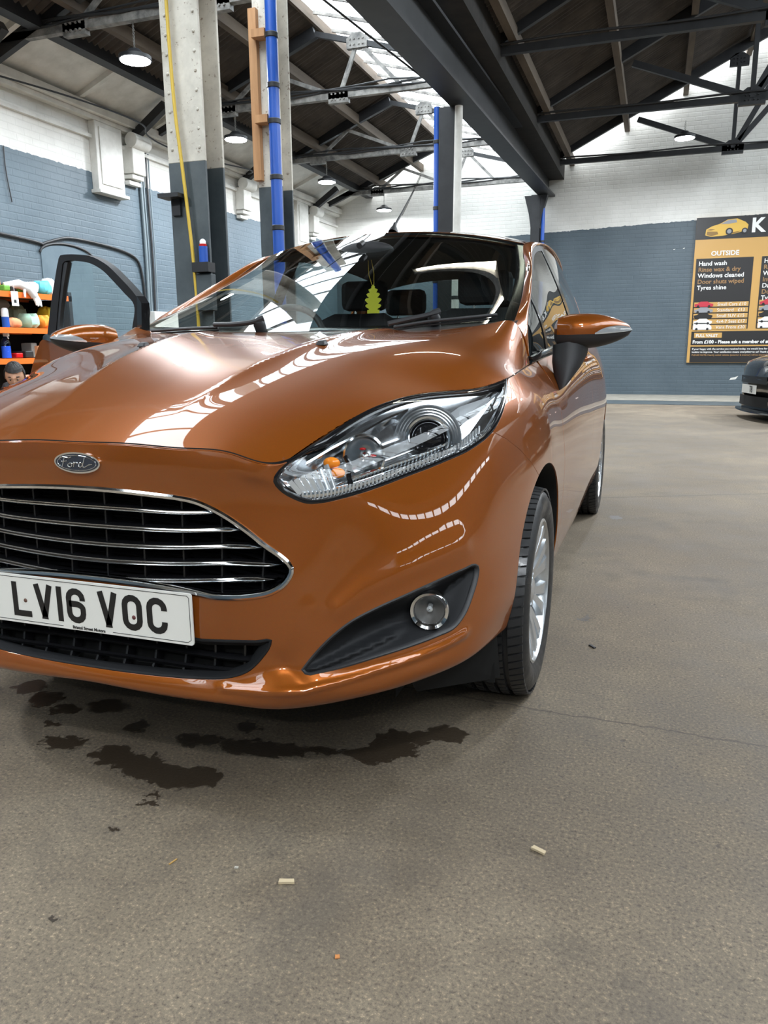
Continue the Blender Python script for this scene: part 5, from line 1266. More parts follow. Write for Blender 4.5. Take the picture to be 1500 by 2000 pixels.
def rs(P, n): s_ = np.r_[0, np.cumsum(np.linalg.norm(np.diff(P, axis=0), axis=1))]; t = np.linspace(0, s_[-1], n); return np.stack([np.interp(t, s_, P[:, 0]), np.interp(t, s_, P[:, 1])], 1)
door_lay(rs(outer, k_), .03, 'door_window_frame', M['charcoal_plastic'], od, .0, hole=rs(innr, k_))
door_lay([(122,512),(132,512),(124,560),(118,610),(114,662),(107,660),(112,610),(117,560)], .02, 'window_channel', M['black_plastic'], od, .004)
door_lay([(267,578),(276,592),(277,650),(268,650)], .03, 'door_seal', M['black_gloss'], od, -.012)
gv = [tuple(on_door(*p, .012)) for p in rs(innr, 40).tolist()]
MB().add(gv, [tuple(range(40))]).build('door_glass', M['clear_door_glass'], od)
door_lay([(84,656),(88,653),(120,660),(119,669),(100,667),(83,663)], .05, 'door_belt_strip', M['chrome'], od, -.012)
mc = on_door(222, 668, -.03)
def tr_open(p):
    # outward axis of the mirror turns with the door
    o = np.array([math.cos(DA), math.sin(DA), 0]); return tuple(mc-o*0+(-np.array([math.cos(DA), math.sin(DA), 0]))*(p[0])+dv*p[1]+np.array([0, 0, p[2]]))
door_mirror(tr_open, car)

# handle of the near door and the black foot of the tail
hp = wrap.P([12.75], [.62])[0]
MB().tube([hp+np.array(d) for d in ((-.012, -.09, 0), (.022, -.075, .004), (.034, 0, .008), (.022, .075, .010), (-.012, .09, .010))], [.008, .012, .013, .012, .008], 10).build('door_handle', paint, car)
# --- cabin
MB().grid([[(x, y, z) for x in np.linspace(-.66, .66, 14)] for y, z in ((1.16, .98), (1.35, 1.0), (1.52, .995), (1.58, .96), (1.60, .80), (1.58, .55))]).build('dashboard', M['dark_cabin'], car)
MB().grid([[(x, 1.42+.10*math.cos(a), .995+.055*math.sin(a)) for a in np.linspace(0, PI, 9)] for x in np.linspace(-.52, -.20, 8)]).build('instrument_hood', M['dark_cabin'], car)
sw = np.array([-.36, 1.70, .96]); e1 = np.array([1., 0, 0]); e2 = np.array([0, .42, .907]); ax_ = np.cross(e1, e2)
swr = MB().tube([sw+e1*.185*math.cos(a)+e2*.185*math.sin(a) for a in np.linspace(0, 2*PI, 40, endpoint=False)], .014, 10, closed=True).build('steering_wheel', M['black_plastic'], car)
MB().sphere(sw, .06, 16, 10, (1, .5, .9)).build('airbag_boss', M['black_plastic'], swr)
for a in (0.15, PI-.15, -PI/2): MB().bar(sw, sw+e1*.18*math.cos(a)+e2*.18*math.sin(a), .03, .014).build('wheel_spoke', M['black_plastic'], swr)
def seat(x, y, w_=.25, tag_='seat'):
    m = MB(); G = []
    for z, d, ww in ((.55, .0, .9), (.60, -.03, 1), (.80, .02, 1), (1.0, .10, .95), (1.10, .14, .78), (1.13, .17, .55), (1.12, .22, .5)):
        G.append([(x+w_*ww*c, y+d-.05*abs(c)**2, z) for c in np.linspace(-1, 1, 9)])
    for z, d, ww in ((1.05, .22, .8), (.8, .16, 1), (.55, .14, .9)): G.append([(x+w_*ww*c, y+d+.02, z) for c in np.linspace(-1, 1, 9)])
    m.grid(G); s_ = m.build('seat_back', M['trim_cloth'], car)
    MB().box(x-.125, x+.125, y+.155, y+.245, 1.145, 1.295).build('headrest', M['trim_cloth'], s_, bevel=.035)
    for q in (-.05, .05): MB().cyl((x+q, y+.19, 1.1), (x+q, y+.2, 1.2), .007, 8).build('headrest_post', M['dull_chrome'], s_)
    MB().sphere((x, y-.22, .50), .25, 18, 10, (1.0, 1.15, .38)).build('seat_cushion', M['trim_cloth'], s_)
seat(.36, 2.12); seat(-.34, 2.42); seat(-.33, 3.10, .28); seat(.33, 3.10, .28)
mi = MB().sphere((0, 1.74, 1.335), .1, 20, 12, (1.15, .18, .36)).build('rear_view_mirror', M['black_plastic'], car)
MB().cyl((0, 1.70, 1.36), (0, 1.66, 1.345), .012, 10).build('mirror_mount', M['black_plastic'], mi)
MB().box(-.62, .62, 1.16, 1.17, .5, .98).build('bulkhead', M['dark_void'], car)
for sg in (1,): MB().box(sg*.70, sg*.74, 1.35, 2.4, .35, .90).build('door_card', M['dark_cabin'], car)
MB().box(-.66, .66, 1.2, 3.6, .26, .30).build('cabin_floor', M['dark_cabin'], car)
MB().box(-.70, -.66, 2.45, 3.6, .3, .95).build('side_trim', M['dark_cabin'], car); MB().box(.66, .70, 2.45, 3.6, .3, .95).build('side_trim', M['dark_cabin'], car)
MB().box(-.6, .6, 3.55, 3.60, .3, 1.0).build('parcel_shelf', M['dark_cabin'], car)

# --- tree shaped air freshener on its cord
fr_o = empty('air_freshener', (0, 1.80, 1.12), 0, 'yellow-green tree shaped card air freshener hanging inside the windscreen', 'air freshener')
half = [(0,.0),(.014,0),(.014,.018),(.020,.022),(.026,.030),(.022,.036),(.016,.038),(.022,.046),(.027,.054),(.022,.060),(.013,.062),(.018,.068),(.022,.076),(.016,.081),(.010,.082),(.013,.088),(.015,.094),(.009,.098),(.005,.100),(.006,.106),(0,.114)]
tree = [(x, z) for x, z in half]+[(-x, z) for x, z in half[::-1][1:-1]]
b0 = at(729, 612, Y=1.80)
MB().prism([(x*1.35, z) for x, z in tree], (b0[0], 1.80, b0[2]), (1, 0, 0), (0, 0, 1), (0, .002, 0)).build('card_tree', M['air_freshener_card'], fr_o)
MB().box(b0[0]-.026, b0[0]+.026, 1.799, 1.803, b0[2]+.0, b0[2]+.014).build('card_base', M['air_freshener_card'], fr_o)
MB().tube([(b0[0]-.004, 1.80, b0[2]+.112), (b0[0]-.010, 1.78, b0[2]+.15), (0, 1.755, 1.325)], .0012, 5).build('cord', M['yellow_hose'], fr_o)
MB().tube([(b0[0]+.004, 1.80, b0[2]+.112), (b0[0]+.012, 1.78, b0[2]+.155), (.01, 1.755, 1.325)], .0012, 5).build('cord', M['yellow_hose'], fr_o)
# ================================================================ COLUMNS AND THINGS FIXED TO THE BUILDING
c1 = column(-1.785, 3.4, .27, .24, 4.38, 2.12, 'riveted cream column with grey foot, nearest, yellow hose down its side')
mb = MB()
for z in np.arange(2.2, 4.3, .11):
    for dx in (-.10, .10): mb.lathe([(.011, 0), (.008, .007), (.001, .009)], (-1.785+dx, 3.4-.12, z), (0, -1, 0), 8)
o = mb.build('rivet', M['column_cream'], c1); o['kind'] = 'stuff'
MB().box(-1.95, -1.80, 3.18, 3.30, 1.90, 1.925).box(-1.90, -1.84, 3.26, 3.29, 1.80, 1.90).build('shelf_bracket', M['dark_steel'], c1)
def hose(name, pts, r, mat, label, cat, grp=None, n=8, step=.05):
    P = np.array(pts, float); B = basis(len(P), np.linspace(0, len(P)-1, max(20, len(P)*6))) @ P
    o = MB().tube(B.tolist(), r, n).build(name, M[mat]); tag(o, label, cat, grp); return o
hose('yellow_hose', [(-1.84, 3.24, 3.5), (-1.835, 3.24, 2.81), (-1.82, 3.24, 2.38), (-1.80, 3.24, 2.16), (-1.765, 3.24, 1.73), (-1.745, 3.24, 1.39), (-1.74, 3.24, .9), (-1.76, 3.24, .3)], .011, 'yellow_hose', 'thin yellow air hose hanging down the nearest cream column', 'hose')
can = empty('spray_can', (-1.68, 3.25, 1.55), 0, 'small blue and red spray can held on the nearest column', 'can')
MB().cyl((-1.68, 3.25, 1.50), (-1.68, 3.25, 1.60), .028, 20).build('can_body', M['blue_pipe_plastic'], can)
MB().cyl((-1.68, 3.25, 1.60), (-1.68, 3.25, 1.615), .024, 20).build('collar', M['red_plastic'], can)
MB().lathe([(.020, 0), (.020, .02), (.010, .032), (.001, .034)], (-1.68, 3.25, 1.613), (0, 0, 1), 16).build('cap', M['white_plastic'], can)
MB().box(-1.74, -1.62, 3.20, 3.285, 1.44, 1.50).build('can_holder', M['dark_steel'], c1)
MB().box(-1.735, -1.62, 3.23, 3.29, 1.20, 1.43).build('switch_box', M['column_grey'], c1, bevel=.006)
c2 = column(-2.08, 5.12, .22, .22, 4.50, 2.30, 'slim cream column with grey foot, second from left, wooden batten on its edge')
bt = MB().box(-2.205, -2.135, 4.96, 5.02, 2.35, 3.66).build('wooden_batten', M['batten_wood'], c2)
for z in (3.42, 2.78): MB().box(-2.15, -2.03, 4.90, 5.00, z, z+.06).build('timber_block', M['batten_wood'], c2)
def pipe(x, y, z0, z1, r, mat, label, rings, grp=None, name='blue_pipe', lean=0):
    p = empty(name, (x, y, z0), 0, label, 'pipe', grp)
    MB().cyl((x, y, z0), (x+lean, y, z1), r, 20).build('pipe_length', M[mat], p)
    for z in rings: MB().lathe([(r+.003, -.02), (r+.007, -.016), (r+.007, .016), (r+.003, .02)], (x+lean*(z-z0)/(z1-z0), y, z), (0, 0, 1), 20).build('pipe_clamp', M['cable_black'], p)
    return p
pipe(-1.975, 4.92, 0, 4.47, .047, 'blue_pipe_plastic', 'thick blue plastic downpipe on the second cream column', (1.95, 2.35, 2.78, 3.05, 3.42), None, 'blue_pipe', .0)
c3 = column(-1.23, 7.78, .19, .24, 3.54, 3.54, 'black steel column under the valley beam, white pipe on its right', False)
pipe(-1.36, 7.72, 0, 3.56, .036, 'blue_pipe_plastic', 'blue plastic pipe on the left of the black middle column', (1.7, 2.5, 3.2))
pipe(-1.10, 7.55, 0, 3.50, .043, 'white_board', 'long off-white downpipe on the right of the black middle column', (1.5,), None, 'white_pipe', .03)
c4 = column(-1.22, 14.35, .17, .22, 3.74, 3.74, 'dark column with flared head standing against the far white wall', False)
for sx in (-1, 1): MB().prism([(0, 0), (0, .58), (sx*.13, .58), (sx*.04, .25)], (-1.22+sx*.085, 14.25, 3.15), (1, 0, 0), (0, 0, 1), (0, .16, 0)).build('flared_bracket', M['dark_steel'], c4)
pipe(-1.08, 14.3, 0, 3.5, .035, 'blue_pipe_plastic', 'thin blue pipe on the right of the far dark column', (2.9,))
# mouldings of the left wall
t = MB(); t.box(LX, LX+.16, FY, BY, 3.70, 3.80).box(LX, LX+.10, FY, BY, 3.64, 3.70); tag(t.build('trim_4', M['white_board'], bevel=.01), kind='structure')
t = MB(); t.box(LX, LX+.05, FY, BY, 3.44, 3.48); tag(t.build('trim_5', M['white_board']), kind='structure')
for k, y in enumerate((1.6, 4.4, 7.0, 9.85, 12.6)):
    if k != 3: 
        MB().box(LX, LX+.10, y, y+.5, 2.86, 3.64).build('pilaster', M['white_board'], wall_left, bevel=.008)
        MB().box(LX+.10, LX+.115, y+.06, y+.44, 2.93, 3.58).build('pilaster_panel', M['white_board'], wall_left, bevel=.006)
        MB().box(LX, LX+.14, y-.03, y+.53, 2.82, 2.86).build('pilaster_sill', M['white_board'], wall_left, bevel=.006)
    a = y+.62
    MB().box(LX, LX+.16, a, a+.26, 3.16, 3.50).build('corbel', M['white_board'], wall_left, bevel=.012)
    MB().cyl((LX+.16, a-.02, 3.55), (LX+.16, a+.30, 3.55), .09, 20).build('corbel_roll', M['white_board'], wall_left)
    for q in (0, 1): MB().box(LX, LX+.13-q*.05, a+.01, a+.25, 3.10-q*.07, 3.15-q*.07).build('corbel_step', M['white_board'], wall_left, bevel=.006)
    MB().bar((LX+.1, a+.14, 3.62), (-4.9, a+.14, 3.95), .09, .10).build('roof_bracket', M['dark_steel'], wall_left)
# blind arched window
pts = [(6.02, .9), (6.86, .9), (6.86, 2.02)]+[(6.44+.42*math.cos(a), 2.02+.12*math.sin(a)) for a in np.linspace(.1, PI-.1, 12)]+[(6.02, 2.02)]
mat_simple('blind_render', (.09, .13, .16), (.115, .16, .19), 4, .6)
MB().prism([(p[0], p[1]) for p in pts], (LX, 0, 0), (0, 1, 0), (0, 0, 1), (.012, 0, 0)).build('blind_window', M['blind_render'], wall_left)
MB().tube([(LX+.02, 6.44+.44*math.cos(a), 2.03+.13*math.sin(a)) for a in np.linspace(0, PI, 20)], .014, 6).build('arch_shadow', M['cable_black'], wall_left)  # black strip drawn as the shadow under the arch of the recess
MB().box(LX, LX+.10, 7.95, 8.7, .9, 1.46).build('wall_cabinet', M['white_board'], wall_left, bevel=.01)
for k, (y, r) in enumerate(((7.93, .020), (7.99, .014), (8.07, .016), (8.13, .010))):
    hose('wall_conduit', [(LX+.03, y, 3.5), (LX+.03, y, 2.9), (LX+.03, y+.01, 2.2), (LX+.03, y-.01, 1.46)], r, 'cable_grey' if k != 2 else 'cable_black', 'vertical conduit on the blue left wall, ' + ['leftmost and thickest', 'second from the left', 'black one', 'rightmost and thinnest'][k] + ' of four', 'conduit', 'conduits on the left wall')
hose('wall_cable', [(LX+.02, 3.5, 2.20), (LX+.02, 5.0, 2.17), (LX+.02, 5.96, 2.13), (LX+.02, 6.05, 2.12), (LX+.02, 6.3, 2.20), (LX+.02, 6.6, 2.24), (LX+.02, 7.2, 2.22), (LX+.02, 7.6, 2.17), (LX+.02, 7.8, 2.04), (LX+.02, 7.86, 1.7), (LX+.02, 7.88, 1.4)], .016, 'cable_black', 'black cable drooping along the blue left wall above the arch', 'cable')
hose('wall_cable', [(LX+.02, 5.62, 3.05), (LX+.02, 5.62, 2.8), (LX+.02, 5.66, 2.5)], .006, 'cable_black', 'short thin black cable hanging at the top left wall', 'cable')
hose('loose_cable', [(LX+.25, 5.3, 3.62), (-5.0, 6.3, 3.62), (-4.95, 7.3, 3.62), (-5.15, 7.7, 3.6), (-5.1, 8.6, 3.55), (-4.9, 9.8, 3.6), (-5.1, 10.2, 3.62)], .010, 'cable_black', 'loose black cable strung below the left eaves', 'cable')
hose('roof_cable', [(-1.12, 7.6, 3.55), (-1.5, 6.0, 3.7), (-1.9, 4.6, 3.9)], .010, 'cable_black', 'thin black cable running from the valley beam to a cream column', 'cable')

# --- the price board on the far wall
PB = BY-.045
material('board_black', (.014, .013, .013), .45); material('board_gold', (.50, .29, .085), .45); material('board_white', (.72, .72, .70), .5); material('board_brown', (.30, .17, .07), .5)
material('print_gold', (.62, .38, .06), .4); material('print_gold_dark', (.22, .12, .02), .4); material('print_red', (.45, .03, .05), .4); material('print_grey', (.25, .26, .28), .4)
def bp_(px, py): p = at(px, py, Y=PB); return p[0], p[2]
sign = empty('price_board', (3.2, BY-.03, .62), 0, 'large black and gold car wash price board on the far wall', 'sign')
x0 = 1.66; x1 = 4.75; zt0 = 3.22; zb = .62
def zrow(py): return bp_(1400, py)[1]
def sh(x, z): return z+.032*(x-1.66)    # the board hangs with the slope of the dado
def quad(name, xa, xb, za, zb_, mat, lay_, label=None):
    o = MB().prism([(xa, za), (xb, za), (xb, zb_), (xa, zb_)], (0, PB-.001-lay_*.003, 0), (1, 0, 0), (0, 0, 1), (0, .003 if lay_ else .04, 0)).build(name, M[mat], sign)
    if label: o['label'] = label
    return o
quad('board', x0, x1, zb, 3.215, 'board_gold', 0)
Z = lambda py, px=1400: bp_(px, py)[1]
zA = 2.835                              # foot of the black title band
quad('title_band', x0, x1, zA, 3.215, 'board_black', 1)
p1L, p1T, p1R, p1B = bp_(1362, 505)[0], 2.49, bp_(1464, 560)[0], 1.26
cols = [(1.70, 2.665), (2.80, 3.70), (3.83, 4.70)]
for i, (a, b) in enumerate(cols): quad('price_panel', a, b, 1.235, 2.50, 'board_black', 1)
quad('valet_band', x0+.05, x1-.03, .945, 1.195, 'board_black', 1); quad('note_band', x0+.05, x1-.03, .625, .918, 'board_black', 1)
quad('valet_tag', x0+.10, x0+.58, 1.075, 1.170, 'board_gold', 2)
def wtext(s_, x, z, size, mat, name='lettering', sx=1.0, bold=.0, align='LEFT', lay_=3):
    return text_mesh(s_, size, (x, PB-.001-lay_*.003, z), UP, M[mat], name, sign, align, .001, sx, bold)
wtext('K', x0+.92, 2.93, .33, 'board_white', bold=.012); wtext('&', x0+1.20, 2.94, .33, 'board_white', bold=.012)
wtext('OUTSIDE', 2.18, 2.545, .115, 'board_white', align='CENTER', bold=.003); wtext('INSIDE', 3.12, 2.575, .115, 'board_white', align='CENTER', bold=.003)
L1 = ['Hand wash', 'Rinse wax & dry', 'Windows cleaned', 'Door shuts wiped', 'Tyres shine']; L2 = ['Hand wash', 'Rinse wax & dry', 'Windows cleaned', 'Interior vac', 'Dash wiped', 'Door shuts wiped', 'Tyres shine']
for i, s_ in enumerate(L1): wtext(s_, 1.745, 2.375-i*.107, .108, 'board_white' if i % 2 == 0 else 'board_brown', bold=.002)
for i, s_ in enumerate(L2): wtext(s_, 2.84, 2.385-i*.107, .108, 'board_white' if i % 2 == 0 else 'board_brown', bold=.002)
rows = [('Small Cars £10', 'print_red'), ('Standard   £13', 'print_grey'), ('Small SUV £15', 'board_black'), ('4x4-7 Seat £17', 'board_white'), ('Vans From £20', 'board_white')]
car_ic = [(0, .02), (.02, .0), (.30, .0), (.32, .02), (.32, .05), (.26, .065), (.22, .095), (.10, .095), (.05, .06), (.0, .05)]
van_ic = [(0, 0), (.32, 0), (.32, .05), (.27, .10), (.22, .12), (.0, .12)]
for ci, (a, b) in enumerate(cols[:2]):
    for i, (s_, m_) in enumerate(rows):
        z = 1.64-i*.103+.02*ci
        quad('price_strip', a+.02, b-.02 if b < 3 else b, z, z+.082, 'board_gold', 2)
        wtext(s_, a+.42, z+.014, .080, 'board_white', lay_=4)
        MB().prism(van_ic if i == 4 else car_ic, (a+.03, PB-.014, z), (1, 0, 0), (0, 0, 1), (0, .003, 0)).build('printed_car', M[m_], sign)
        for q in (.06, .25): MB().lathe([(.022, 0), (.022, .002), (.001, .002)], (a+.03+q, PB-.014, z+.01), (0, -1, 0), 12).build('printed_tyre', M['board_black'], sign)
wtext('FULL VALET', x0+.13, 1.093, .072, 'board_white', bold=.002, lay_=4)
wtext('From £100 - Please ask a member of staff for details', x0+.08, .975, .082, 'board_white', bold=.003)
wtext('If your happy with the service you received today, we would love for you to leave us a review, we are always', x0+.08, .858, .046, 'board_white', bold=.001)
wtext('looking to improve. Your satisfaction means everything to us! Thank you', x0+.08, .802, .046, 'board_white', bold=.001)
wtext('PLEASE NOTE: Heavily soiled vehicles (exterior & interior) will be charged extra', x0+.08, .748, .042, 'board_brown', bold=.001)
# the golden printed car in the title band
gx, gz = x0+.16, 2.885
gc = MB().prism([(0, .02), (.01, .12), (.10, .17), (.24, .21), (.36, .275), (.52, .285), (.66, .22), (.71, .17), (.70, .10), (.62, .06), (.50, .03), (.30, .0), (.10, -.01)], (gx, PB-.010, gz), (1, 0, 0), (0, 0, 1), (0, .003, 0)).build('printed_gold_car', M['print_gold'], sign)
for nm, pl_, m_ in (('printed_window', [(.25, .205), (.36, .262), (.50, .270), (.52, .22), (.38, .20)], 'print_grey'), ('printed_grille', [(.02, .03), (.03, .085), (.20, .075), (.22, .03), (.1, .0)], 'print_gold_dark'), ('printed_sill', [(.34, .02), (.50, .035), (.60, .07), (.50, .06), (.36, .045)], 'print_gold_dark'), ('printed_lamp', [(.02, .11), (.08, .125), (.16, .115), (.09, .10)], 'print_gold_dark')):
    MB().prism(pl_, (gx, PB-.013, gz), (1, 0, 0), (0, 0, 1), (0, .003, 0)).build(nm, M[m_], sign)
for q, r in ((.40, .062), (.655, .05)):
    MB().lathe([(r, 0), (r, .002), (.001, .002)], (gx+q, PB-.013, gz+.07), (0, -1, 0), 20).build('printed_wheel', M['board_black'], sign)
    MB().lathe([(r*.6, 0), (r*.6, .002), (.001, .002)], (gx+q, PB-.015, gz+.07), (0, -1, 0), 16).build('printed_hub', M['print_grey'], sign)

# ================================================================ LEFT: RACK WITH CLEANING THINGS
rack = empty('storage_rack', (-5.18, 4.8, 0), 0, 'black storage rack with orange beams beside the blue left wall', 'rack')
RY0, RY1 = 2.9, 5.76
for z in (1.52, 1.175, .875, .35):
    MB().box(-4.93, -4.90, RY0, RY1, z-.055, z).box(-5.46, -5.43, RY0, RY1, z-.055, z).build('rack_beam', M['orange_enamel'], rack)
    MB().box(-5.43, -4.93, RY0, RY1, z-.03, z-.008).build('rack_shelf', M['wood'], rack)
for y in (RY0, RY1-.05):
    for x in (-4.95, -5.45): MB().box(x, x+.05, y, y+.05, 0, 1.62 if y < 4 else 1.56).build('rack_upright', M['dark_steel'], rack)
MB().box(-5.47, -5.46, RY0, RY1, .05, 1.48).build('rack_back', M['dark_void'], rack)
MB().box(-5.45, -4.91, RY1-.06, RY1-.055, .05, 1.48).build('rack_end', M['dark_void'], rack)
def lump(name, c, s_, mat, label, cat, seed, grp=None, folds=3):
    rng = random.Random(seed); n, m = 22, 12; G = []
    ph = [rng.uniform(0, 6) for _ in range(8)]
    for i in range(m+1):
        t = PI*i/m; row = []
        for k in range(n):
            q = 2*PI*k/n; r = 1+.10*math.sin(3*q+ph[0])*math.sin(2*t+ph[1])+.07*math.sin(5*q+ph[2]+3*t)+.05*math.sin(9*q+ph[3])
            sx, sy, sz = abs(math.sin(t))**.6*math.copysign(abs(math.cos(q))**.7, math.cos(q)), abs(math.sin(t))**.6*math.copysign(abs(math.sin(q))**.7, math.sin(q)), math.copysign(abs(math.cos(t))**.7, math.cos(t))
            z = max(0, (sz*r*.5+.5))+.04*math.sin(folds*6*(sz)+ph[4])
            row.append((c[0]+s_[0]*sx*r*.5, c[1]+s_[1]*sy*r*.5, c[2]+s_[2]*max(0, z)))
        row.append(row[0]); G.append(row)
    return tag(MB().grid(G).build(name, mat), label, cat, grp)
def cm(name, c, r=.8): return MAT.get(name) or material(name, c, r)
cm('cloth_white', (.75, .74, .72)); cm('cloth_cyan', (.12, .52, .60)); cm('cloth_mint', (.42, .66, .52)); cm('cloth_yellow', (.78, .62, .04)); cm('cloth_orange', (.85, .28, .03)); cm('cloth_olive', (.20, .24, .17)); cm('pack_green', (.14, .38, .05), .4); cm('pack_black', (.02, .02, .02), .4); cm('cloth_peach', (.72, .33, .16))
cm('card_grey', (.3, .3, .28)); cm('liquid_blue', (.10, .22, .75), .2); cm('bin_yellow', (.65, .6, .08), .5)
def sp(px, z, x=-5.12): # place on a shelf where the photo shows it, by its column
    p = at(px, 600, X=x); return (x, p[1], z)
def slump(px, z, size, mat, name, label, cat, seed, x=-5.02, grp=None, folds=3):
    c = sp(px, z, x); return lump(name, c, size, M[mat], label, cat, seed, grp, folds)
top_z, mid_z, low_z = 1.523, 1.178, .878
slump(62, top_z, (.16, .14, .11), 'cloth_white', 'cleaning_cloth', 'white cloth flopped over the top shelf edge', 'cloth', 3)
slump(84, top_z+.0, (.20, .15, .13), 'cloth_cyan', 'cleaning_cloth', 'turquoise cloth heap at the right end of the top shelf', 'cloth', 5)
slump(97, top_z, (.16, .10, .17), 'cloth_white', 'paper_roll_heap', 'pale paper heap beside the open door frame on the top shelf', 'paper', 8)
for i, (px, m_, lb) in enumerate(((6, 'pack_green', 'green packet lying on the top shelf, leftmost'), (19, 'pack_black', 'black packet lying on the top shelf beside the green one'), (32, 'pack_green', 'green packet lying on the top shelf next to the white cloth'))):
    c = sp(px, top_z, -5.02); o = MB().box(c[0]-.1, c[0]+.08, c[1]-.04, c[1]+.04, top_z, top_z+.06+.02*(i == 1)).build('packet', M[m_], bevel=.015); tag(o, lb, 'packet')
c = sp(2, top_z, -5.1); tag(MB().box(c[0]-.1, c[0]+.06, c[1]-.12, c[1]-.03, top_z, top_z+.16).build('small_box', M['cloth_peach'], bevel=.01), 'peach coloured box at the far left of the top shelf', 'box')
gl = empty('rubber_glove', (-4.92, sp(52, 0)[1], 1.50), 0, 'white glove hanging its fingers over the top orange beam', 'glove')
yy = at(50, 570, X=-4.89)[1]
MB().tube([(-5.0, yy-.16, 1.58), (-4.93, yy-.04, 1.60), (-4.89, yy+.05, 1.56), (-4.875, yy+.10, 1.49)], [.03, .045, .045, .038], 12).build('glove_palm', M['cloth_white'], gl)
for q in range(4): MB().tube([(-4.875, yy+.07+q*.02, 1.50), (-4.87, yy+.10+q*.022, 1.44), (-4.87, yy+.11+q*.022, 1.40-.01*(q % 2))], [.012, .012, .008], 8).build('glove_finger', M['cloth_white'], gl)
MB().tube([(-4.90, yy+.0, 1.56), (-4.875, yy-.03, 1.51), (-4.87, yy-.035, 1.47)], [.014, .013, .009], 8).build('glove_thumb', M['cloth_white'], gl)
p = at(28, 575, X=-4.885)
tg_ = empty('price_tag', (p[0], p[1], p[2]-.08), 0, 'small white paper tag hanging from the top orange beam', 'tag')
MB().box(p[0], p[0]+.003, p[1]-.045, p[1]+.045, p[2]-.11, p[2]+.03).build('paper', M['cloth_white'], tg_); MB().box(p[0]+.003, p[0]+.005, p[1]-.015, p[1]+.015, p[2]-.08, p[2]-.05).build('printed_spot', M['pack_black'], tg_); MB().tube([(p[0]+.002, p[1], p[2]+.03), (p[0]-.0, p[1], p[2]+.09)], .003, 5).build('tag_string', M['cloth_white'], tg_)
# middle shelf
slump(28, mid_z, (.18, .22, .23), 'cloth_olive', 'cleaning_cloth', 'olive grey cloth on top of the middle shelf heap', 'cloth', 11, x=-5.28)
slump(52, mid_z, (.22, .17, .14), 'cloth_mint', 'cleaning_cloth', 'mint green folded cloths on the middle shelf', 'cloth', 12, x=-5.02, folds=6)
slump(22, mid_z, (.12, .16, .09), 'cloth_peach', 'cleaning_cloth', 'peach striped cloth at the front of the middle shelf', 'cloth', 14, x=-4.99)
slump(76, mid_z, (.22, .13, .13), 'cloth_orange', 'cleaning_cloth', 'orange folded cloth on the middle shelf', 'cloth', 15, x=-5.02, folds=5)
slump(90, mid_z, (.22, .15, .22), 'cloth_yellow', 'cleaning_cloth', 'bright yellow cloth pile at the right end of the middle shelf', 'cloth', 16, x=-5.12, folds=6)
c = sp(8, mid_z, -4.98); cn = empty('aerosol_can', c, 0, 'white and blue aerosol can at the left of the middle shelf', 'can')
MB().cyl(c, (c[0], c[1], mid_z+.10), .035, 20).build('can_body', M['blue_pipe_plastic'], cn); MB().lathe([(.035, 0), (.033, .07), (.02, .085), (.001, .088)], (c[0], c[1], mid_z+.10), (0, 0, 1), 20).build('can_cap', M['white_plastic'], cn)
tag(MB().cyl((-5.34, 3.4, 1.39), (-5.34, 5.25, 1.39), .085, 24).build('grey_roll', M['card_grey']), 'long dark grey roll slung under the top shelf', 'roll')
# lower shelf
def bottle(px, label, h_=.24):
    c = sp(px, low_z, -4.99); b = empty('spray_bottle', c, 0, label, 'bottle')
    MB().lathe([(.045, 0), (.046, .02), (.046, h_*.62), (.030, h_*.78), (.016, h_*.84), (.016, h_*.9)], c, (0, 0, 1), 24).build('bottle_body', M['bottle_plastic'], b)
    MB().lathe([(.001, .004), (.043, .004), (.043, h_*.5), (.001, h_*.5)], c, (0, 0, 1), 24).build('liquid', M['liquid_blue'], b)
    MB().box(c[0]-.012, c[0]+.05, c[1]-.012, c[1]+.012, low_z+h_*.9, low_z+h_*1.05).build('trigger_head', M['white_plastic'], b, bevel=.004)
    MB().tube([(c[0]+.03, c[1], low_z+h_*.92), (c[0]+.045, c[1], low_z+h_*.8)], .006, 6).build('trigger', M['white_plastic'], b)
bottle(3, 'clear spray bottle of blue liquid at the left of the lowest visible shelf', .235)
for i, (px, m_, lb, sz) in enumerate(((17, 'red_plastic', 'low red tray on the lowest visible shelf', (.16, .09, .05)), (34, 'pack_black', 'black tool case in the middle of the lowest visible shelf', (.2, .11, .07)), (49, 'card_grey', 'grey carton behind the black case, lowest visible shelf', (.14, .08, .15)), (62, 'cloth_peach', 'small brown carton at the right of the lowest visible shelf', (.14, .08, .12)))):
    c = sp(px, low_z, -5.03-.05*(i == 2)); o = MB().box(c[0]-sz[0]/2, c[0]+sz[0]/2, c[1]-sz[1]/2, c[1]+sz[1]/2, low_z, low_z+sz[2]).build('carton' if i > 1 else ('tray', 'tool_case')[i], M[m_], bevel=.01); tag(o, lb, 'box' if i > 1 else ('tray', 'case')[i])
c = (-4.6, 4.95, .0)
bn = empty('yellow_bin', c, 0, 'yellow-green tub behind the crouching man', 'tub')
MB().lathe([(.16, 0), (.20, .62), (.21, .64), (.195, .64), (.155, .02), (.001, .02)], c, (0, 0, 1), 28).build('tub_body', M['bin_yellow'], bn); MB().tube([(c[0]+.2*math.cos(a), c[1]+.2*math.sin(a), .64) for a in np.linspace(0, 2*PI, 24, endpoint=False)], .01, 6, closed=True).build('tub_rim', M['bin_yellow'], bn)

